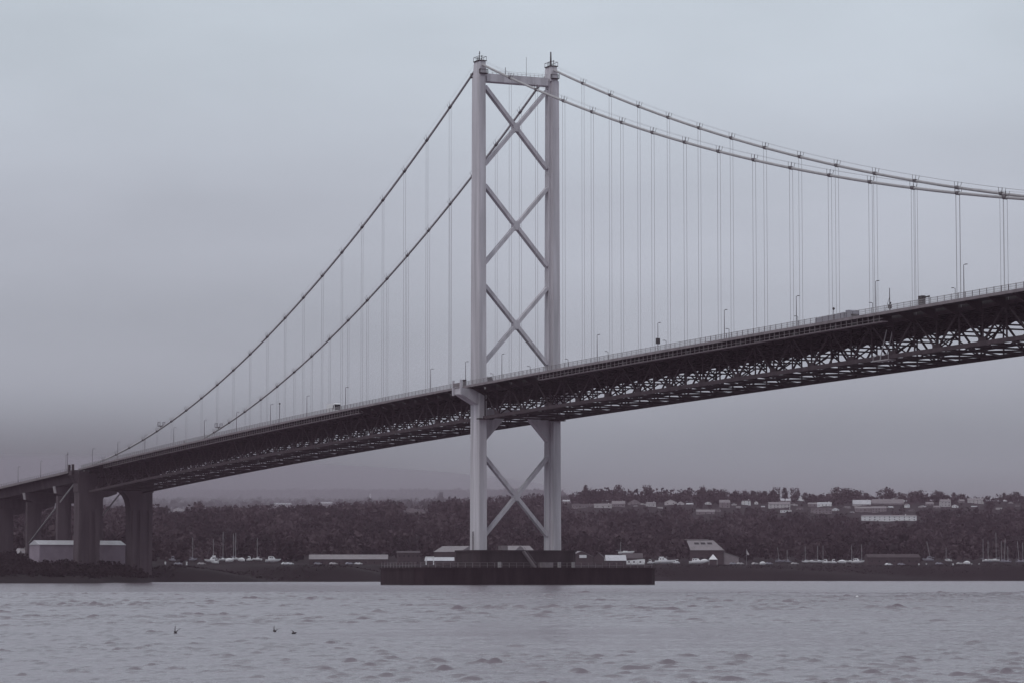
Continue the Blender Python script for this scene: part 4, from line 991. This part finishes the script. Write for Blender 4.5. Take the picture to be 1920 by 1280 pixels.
# quay bollards and marker posts
for i, (px, yb_, lab) in enumerate([(310, 1050, 'white marker post left on the bank below the side tower'), (350, 1051, 'white marker post right of the side tower on the left quay'),
        (1723, 1060, 'white quay bollard right of the long dark shed'), (1737, 1060, 'white quay bollard below the leaning mast'), (1787, 1060, 'white quay bollard left of the round boat cover'),
        (1822, 1060, 'bright white quay bollard right of the round boat cover'), (1836, 1060, 'white quay bollard left of the tall masts')]):
    D = 1480 if px < 400 else 1738
    k = F / D; zg = float(ground(px, D))
    h = (1.9 if px < 400 else 1.0)
    o = MB().tube([(0, 0, -.3), (0, 0, h * .75), (0, 0, h * .8), (0, 0, h)], [.42, .34, .5, .45], 8).build('bollard', M_WHITE, None, loc=gp(px, D, zg)); tag(o, lab, 'bollard', 'white posts along the quay')

# cars parked along the quay
def car_parts():
    b = MB().loft([[(-2.1, y, .35), (2.1, y, .35), (2.15, y, .7), (1.2, y, .9), (.6, y * .85, 1.42), (-1.1, y * .85, 1.45), (-1.9, y, .95), (-2.15, y, .8)] for y in (-.85, .85)])
    gl_ = MB().box(-.95, .5, -.76, .76, .98, 1.33)
    return b, gl_
_b, _g = car_parts()
CARM = {m.name: _b.mesh('body', m) for m in (M_WHITE, M_COVER, M_WALLW, M_DARKBOX)}; CARG = MB().box(-.95, .45, -.80, .80, .98, 1.34).mesh('side_window', M_GLASS)
CARW = MB().tube([(0, -.12, .32), (0, .12, .32)], .32, 10).mesh('wheel', M_RUBBER)
for i, (px, D, m, lab) in enumerate([(334, 1520, M_COVER, 'dull grey car parked left of the faint masted yacht'), (378, 1530, M_WALLW, 'pale car parked left of the motor cruiser'),
        (535, 1560, M_WHITE, 'white car, left one of two, left of the long pale roofed shed'), (543, 1562, M_WHITE, 'white car, right one of two, left of the long pale roofed shed'),
        (596, 1600, M_COVER, 'dull car parked before the left end of the long quay shed'), (625, 1600, M_WALLW, 'pale car parked before the middle of the long quay shed'),
        (655, 1601, M_COVER, 'dull car parked before the right half of the long quay shed'), (672, 1600, M_WHITE, 'white car parked before the right end of the long quay shed'),
        (1375, 1725, M_COVER, 'dull car parked right of the clubhouse wing'), (1388, 1727, M_WALLW, 'pale car parked left of the flagpole'), (1416, 1726, M_WALLW, 'pale car parked right of the flagpole'),
        (1442, 1740, M_COVER, 'dull car parked left of the leaning yacht mast'), (1490, 1738, M_WALLW, 'pale car parked left of the crowded boat row'), (1666, 1722, M_WHITE, 'white car in front of the long dark shed'),
        (1690, 1724, M_COVER, 'dull car in front of the right end of the long dark shed'), (1761, 1745, M_COVER, 'dull car between the leaning mast and the short masted yacht'), (1800, 1744, M_WALLW, 'pale car left of the round boat cover')]):
    e = empty('parked_car', gp(px, D, float(ground(px, D)) + .25), CAMROT + (i * .9) % .7, lab, 'car', 'cars parked on the quay')
    link('body', CARM[m.name], e); link('side_window', CARG, e)
    for x in (-1.3, 1.35):
        for y in (-.75, .75): link('wheel', CARW, e, (x, y, 0))

# ------------------------------------------------------------------ vegetation
def quads(centers, size, squash=1.0):
    n = len(centers); a = rng.normal(size=(n, 3)); a /= np.linalg.norm(a, axis=1)[:, None]
    b = rng.normal(size=(n, 3)); b -= a * np.sum(a * b, 1)[:, None]; b /= np.linalg.norm(b, axis=1)[:, None]
    s = (size * rng.uniform(.55, 1.25, n))[:, None]
    a = a * s; b = b * s * rng.uniform(.4, 1, n)[:, None]
    return np.stack([centers - a - b * .4, centers + b - a * .2, centers + a + b * .3, centers - b + a * .1], 1)
def crown_points(n, rx, rz, z0, nclump):
    """points gathered in clumps inside a rounded crown"""
    cl = rng.normal(size=(nclump, 3)); cl /= np.linalg.norm(cl, axis=1)[:, None]; cl *= rng.uniform(.45, .95, nclump)[:, None] ** .6
    pk_ = rng.integers(0, nclump, n); p = cl[pk_] + rng.normal(scale=.2, size=(n, 3))
    p[:, 2] = np.where(p[:, 2] < -.55, -.55 + (p[:, 2] + .55) * .2, p[:, 2])
    return p * np.array([rx, rx, rz]) + np.array([0, 0, z0])
SKY_X = [-200, 0, 130, 280, 350, 560, 700, 850, 960, 1050, 1075, 1095, 1160, 1215, 1290, 1320, 1390, 1430, 1500, 1560, 1640, 1720, 1800, 1850, 1920, 2100]
SKY_Y = [945, 943, 945, 944, 946, 944, 936, 930, 925, 922, 917, 912, 909.5, 909.5, 913, 917, 921, 920, 925, 924, 926, 924, 927, 927, 926, 926]
def woodland():
    Q = []; MI = []
    n = 0
    for _ in range(26000):
        px = random.uniform(-60, 1980); D = 1480 + (random.random() ** .75) * 2050
        if px > 560 and D < 1800: continue
        if px <= 560 and D < 1600: continue
        if px < 240 and D < 1560: continue
        z = float(ground(px, D)); h = random.uniform(6.5, 17)
        spc = math.sin(px * .021 + D * .004) + math.sin(px * .047 - D * .011 + 2) + random.gauss(0, .9)
        mi_ = 1 if spc < -1.1 else (2 if spc > 1.0 else 0)
        P = gp(px, D, z); tx, ty = proj(P + Vector((0, 0, h))); bx, by = proj(P)
        if ty < np.interp(tx, SKY_X, SKY_Y): continue
        rx = h * random.uniform(.26, .4); wp = rx * F / D
        bad = False
        for x0, x1, y0, y1, hd in HBOX:
            if tx + wp > x0 and tx - wp < x1 and D < hd + 3 and ty < y1 - .6 and by > y0: bad = True; break
            if tx + wp > x0 and tx - wp < x1 and abs(D - hd - 6) < 14 and abs(bx - (x0 + x1) / 2) < (x1 - x0) / 2 + wp: bad = True; break
        if bad: continue
        m = 34 if D < 2600 else 24
        c = crown_points(m, rx, h * .42, h * .58, 6) + np.array(P)
        Q.append(quads(c, rx * .30 + .25)); MI += [mi_] * m; n += 1
        if n >= 7600: break
    for _ in range(900):                                            # low growth along the ridge line
        px = random.uniform(1085, 1990); D = random.uniform(3240, 3430); z = float(ground(px, D)); h = random.uniform(4, 9.5); P = gp(px, D, z); tx, ty = proj(P + Vector((0, 0, h)))
        if ty < np.interp(tx, SKY_X, SKY_Y) + 1 or (1815 < px < 1870 and h > 5.5): continue
        if any(x0 - 2 < tx < x1 + 2 and D < hd + 8 for x0, x1, _, _, hd in HBOX): continue
        c = crown_points(26, h * .42, h * .45, h * .5, 6) + np.array(P); Q.append(quads(c, h * .12 + .25)); MI += [random.choice((0, 0, 1, 2))] * 26
    # sparse far woods running up into the mist
    for _ in range(6500):
        px = random.uniform(-60, 1120); D = 3500 + 2900 * random.random(); z = float(ground(px, D)); h = random.uniform(8, 15); P = gp(px, D, z)
        if any(tx0 - 3 < px < tx1 + 3 and D < hd for tx0, tx1, _, _, hd in HBOX): continue
        c = crown_points(9, h * .5, h * .4, h * .5, 4) + np.array(P); Q.append(quads(c, h * .25)); MI += [0] * 9
    o = link('woodland', fast_quads('woodland', np.concatenate(Q), [M_WOOD, M_WOOD2, M_WOOD3], MI)); tag(o, 'dark bare woodland covering the hillside behind the quay', 'woodland', None, 'stuff')
    print('woodland trees', n)
woodland()
def shrubs():
    Q = []
    for _ in range(5200):
        px = random.uniform(-80, 330); D = random.uniform(1080, 1470); z = float(ground(px, D))
        if z < 1.6: continue
        h = random.uniform(.8, 2.6); P = gp(px, D, z); tx, ty = proj(P + Vector((0, 0, h)))
        if 48 < tx < 236 and ty < 1046: continue
        if tx < 60 and ty < 1030: continue
        if tx >= 236 and ty < 1056: continue
        if abs(P.x + 412) < 6 and 5 < abs(P.y) < 17: continue
        c = crown_points(16, h * .7, h * .5, h * .45, 4) + np.array(P); Q.append(quads(c, h * .16 + .12))
    for _ in range(2600):
        px = random.uniform(320, 1980); ds = np.interp(px, [310, 620, 860, 1040, 1300, 1950], [1330, 1400, 1480, 1600, 1665, 1700]); D = ds + random.uniform(12, 40)
        z = float(ground(px, D)); h = random.uniform(.3, .9); P = gp(px, D, z)
        c = crown_points(7, h * 1.5, h * .5, h * .4, 3) + np.array(P); Q.append(quads(c, h * .3 + .1))
    o = link('bank_scrub', fast_quads('bank_scrub', np.concatenate(Q), M_SHRUB)); tag(o, 'dark scrub growing along the shore bank', 'scrub', None, 'stuff')
shrubs()
# single trees that stand out, on the ridge
def tree_proto(seed, spread):
    random.seed(seed)
    tr = MB()
    tr.tube([(0, 0, -1), (.1, 0, 2.5), (0, .1, 5), (.1, 0, 9)], [.5, .4, .3, .12], 7)
    tips = []
    for i in range(9):
        a = i * 2.4 + random.random(); z0 = random.uniform(2.5, 6); L = random.uniform(3.0, 5.0) * spread
        e1 = (math.cos(a) * L * .5, math.sin(a) * L * .5, z0 + L * .45); e2 = (math.cos(a) * L, math.sin(a) * L, z0 + L * .75)
        tr.tube([(0, 0, z0), e1, e2], [.2, .13, .05], 5)
        for j in range(2):
            b = a + random.uniform(-.9, .9); tr.tube([e1, (e1[0] + math.cos(b) * 1.8, e1[1] + math.sin(b) * 1.8, e1[2] + 1.8)], [.09, .03], 4)
    t = tr.mesh('trunk', M_BARK)
    c = crown_points(1000, 4.6 * spread, 5.0, 7.0, 26)
    return t, fast_quads('crown', quads(c, .55), M_TWIG)
PROTO = [tree_proto(3, 1.0), tree_proto(5, .8), tree_proto(9, 1.15), tree_proto(14, .65)]
TL = [(1101, 910, 16), (1160, 908, 20), (1213, 909, 22), (1318, 910, 13), (1334, 913.5, 30), (1354, 917, 22), (1380, 919, 24), (1397, 918, 13), (1412, 919, 22), (1429, 920, 22), (1446, 919, 16), (1456, 912.5, 17),
      (1472, 914, 13), (1490, 914, 22), (1510, 923, 15), (1524, 925, 16), (1539, 926, 16), (1580, 911, 60), (1606, 919, 20), (1624, 923, 22), (1662, 911, 34), (1686, 922, 18), (1698, 924, 18), (1720, 917, 34),
      (1758, 917, 26), (1775, 926, 12), (1792, 923, 16), (1804, 924.5, 14), (1880, 923.5, 15), (1891, 926, 12), (1906, 921, 24)]
SPEC = {1580: 'broadest spreading bare tree on the right skyline', 1662: 'tall round-topped bare tree on the right skyline', 1101: 'bare tree at the left end of the clear ridge right of the tower',
        1456: 'slim tall tree above the broad pale terrace', 1906: 'bare tree on the ridge nearest the right edge'}
for i, (px, yt, wp) in enumerate(TL):
    D = 3330 + (i * 29) % 70; z = float(ground(px, D)); k = F / D
    Ht = max(6, zy(yt, D) - z); kind = 0 if wp < 26 else 2
    if wp < 17: kind = 3 if i % 2 else 1
    sp = (1.0, .8, 1.15, .65)[kind]
    sz = Ht / 12.3; sx = (wp / k / 2) / (4.9 * sp)
    rest = [q for q in TL if q[0] not in SPEC]
    lab = SPEC.get(px) or 'bare tree on the right skyline, %s from the left of the smaller ones' % ORD[rest.index((px, yt, wp))]
    e = empty('skyline_tree', gp(px, D, z), i * 1.7, lab, 'tree', 'single trees along the ridge')
    e.scale = (max(.5, sx), max(.5, sx), sz)
    link('trunk', PROTO[kind][0], e); link('crown', PROTO[kind][1], e)
for px, yt, wp, D, lab in ((373, 940, 18, 3050, 'dark rounded tree on the left hillside beside the pale gabled house'), (826, 920, 13, 3480, 'lone dark tree rising from the mist left of the tower'),
                           (485, 938, 26, 3400, 'broad misty tree above the left hillside'), (395, 937, 11, 3450, 'thin misty tree left of the broad misty one')):
    z = float(ground(px, D)); k = F / D; Ht = max(7, zy(yt, D) - z); kind = 1 if wp > 14 else 3; sp = .8 if kind == 1 else .65
    e = empty('hillside_tree', gp(px, D, z), px, lab, 'tree', 'single trees on the left hillside'); s_ = (wp / k / 2) / (4.9 * sp); e.scale = (s_, s_, Ht / 12.3)
    link('trunk', PROTO[kind][0], e); link('crown', PROTO[kind][1], e)

# ------------------------------------------------------------------ birds and buoy
def bird(px, py, hpx, label, flip, up):
    D = F * CZ / (py + 2 - 1080); k = F / D
    span = hpx / k
    e = MB()
    # body
    rings = []
    for u, r in ((-.5, .01), (-.38, .06), (-.15, .1), (.1, .1), (.3, .07), (.38, .06), (.45, .055), (.53, .02)):
        zz = .03 if u > .3 else 0
        rings.append([(u * .42, r * .62 * math.cos(a), zz + r * .55 * math.sin(a)) for a in [j * math.pi / 4 for j in range(8)]])
    e.loft(rings)
    e.loft([[(.28, 0, .03), (.22, .012, .04), (.22, -.012, .04), (.22, 0, .015)], [(.29, 0, .028), (.285, .003, .03), (.285, -.003, .03), (.285, 0, .026)]])
    for sg in (-1, 1):
        r = []
        for v, ch, sw in ((0, .14, 0), (.35, .13, .02), (.7, .09, -.02), (1, .02, -.1)):
            y = sg * (.04 + .12 * v); z = .03 + up * (v ** .9)
            r.append([(sw + ch * .5, y, z), (sw, y - .006, z + .006), (sw - ch * .5, y, z), (sw, y + .006, z - .004)])
        e.loft(r)
    o = e.build('bird', M_BIRD, None, smooth=True); o.location = gp(px, D, zy(py, D)); o.rotation_euler = (.42, 0, CAMROT + (1.15 if flip else 2.0)); o.scale = (.85, .85, .85)
    tag(o, label, 'bird', 'birds low over the water')
bird(329, 1184, 12, 'dark bird low over the water with wings raised high, leftmost of three', False, .27)
bird(515, 1182, 9, 'dark bird low over the water, middle of three', False, .2)
bird(551, 1186, 4, 'small dark bird sitting low on the water, rightmost of three', True, .07)
D = F * CZ / (1118.5 - 1080)
b = empty('mooring_buoy', gp(1607, D, 0), 0, 'tiny white mooring buoy floating on the right', 'buoy')
MB().loft([[(r * math.cos(a), r * math.sin(a), z) for a in [j * math.pi / 5 for j in range(10)]] for r, z in ((.06, -.12), (.15, -.05), (.18, .04), (.14, .14), (.05, .2))]).build('float', M_WHITE, b, smooth=True)
MB().tube([(0, 0, .18), (0, 0, .28)], .03, 6).build('ring', M_STEEL, b)
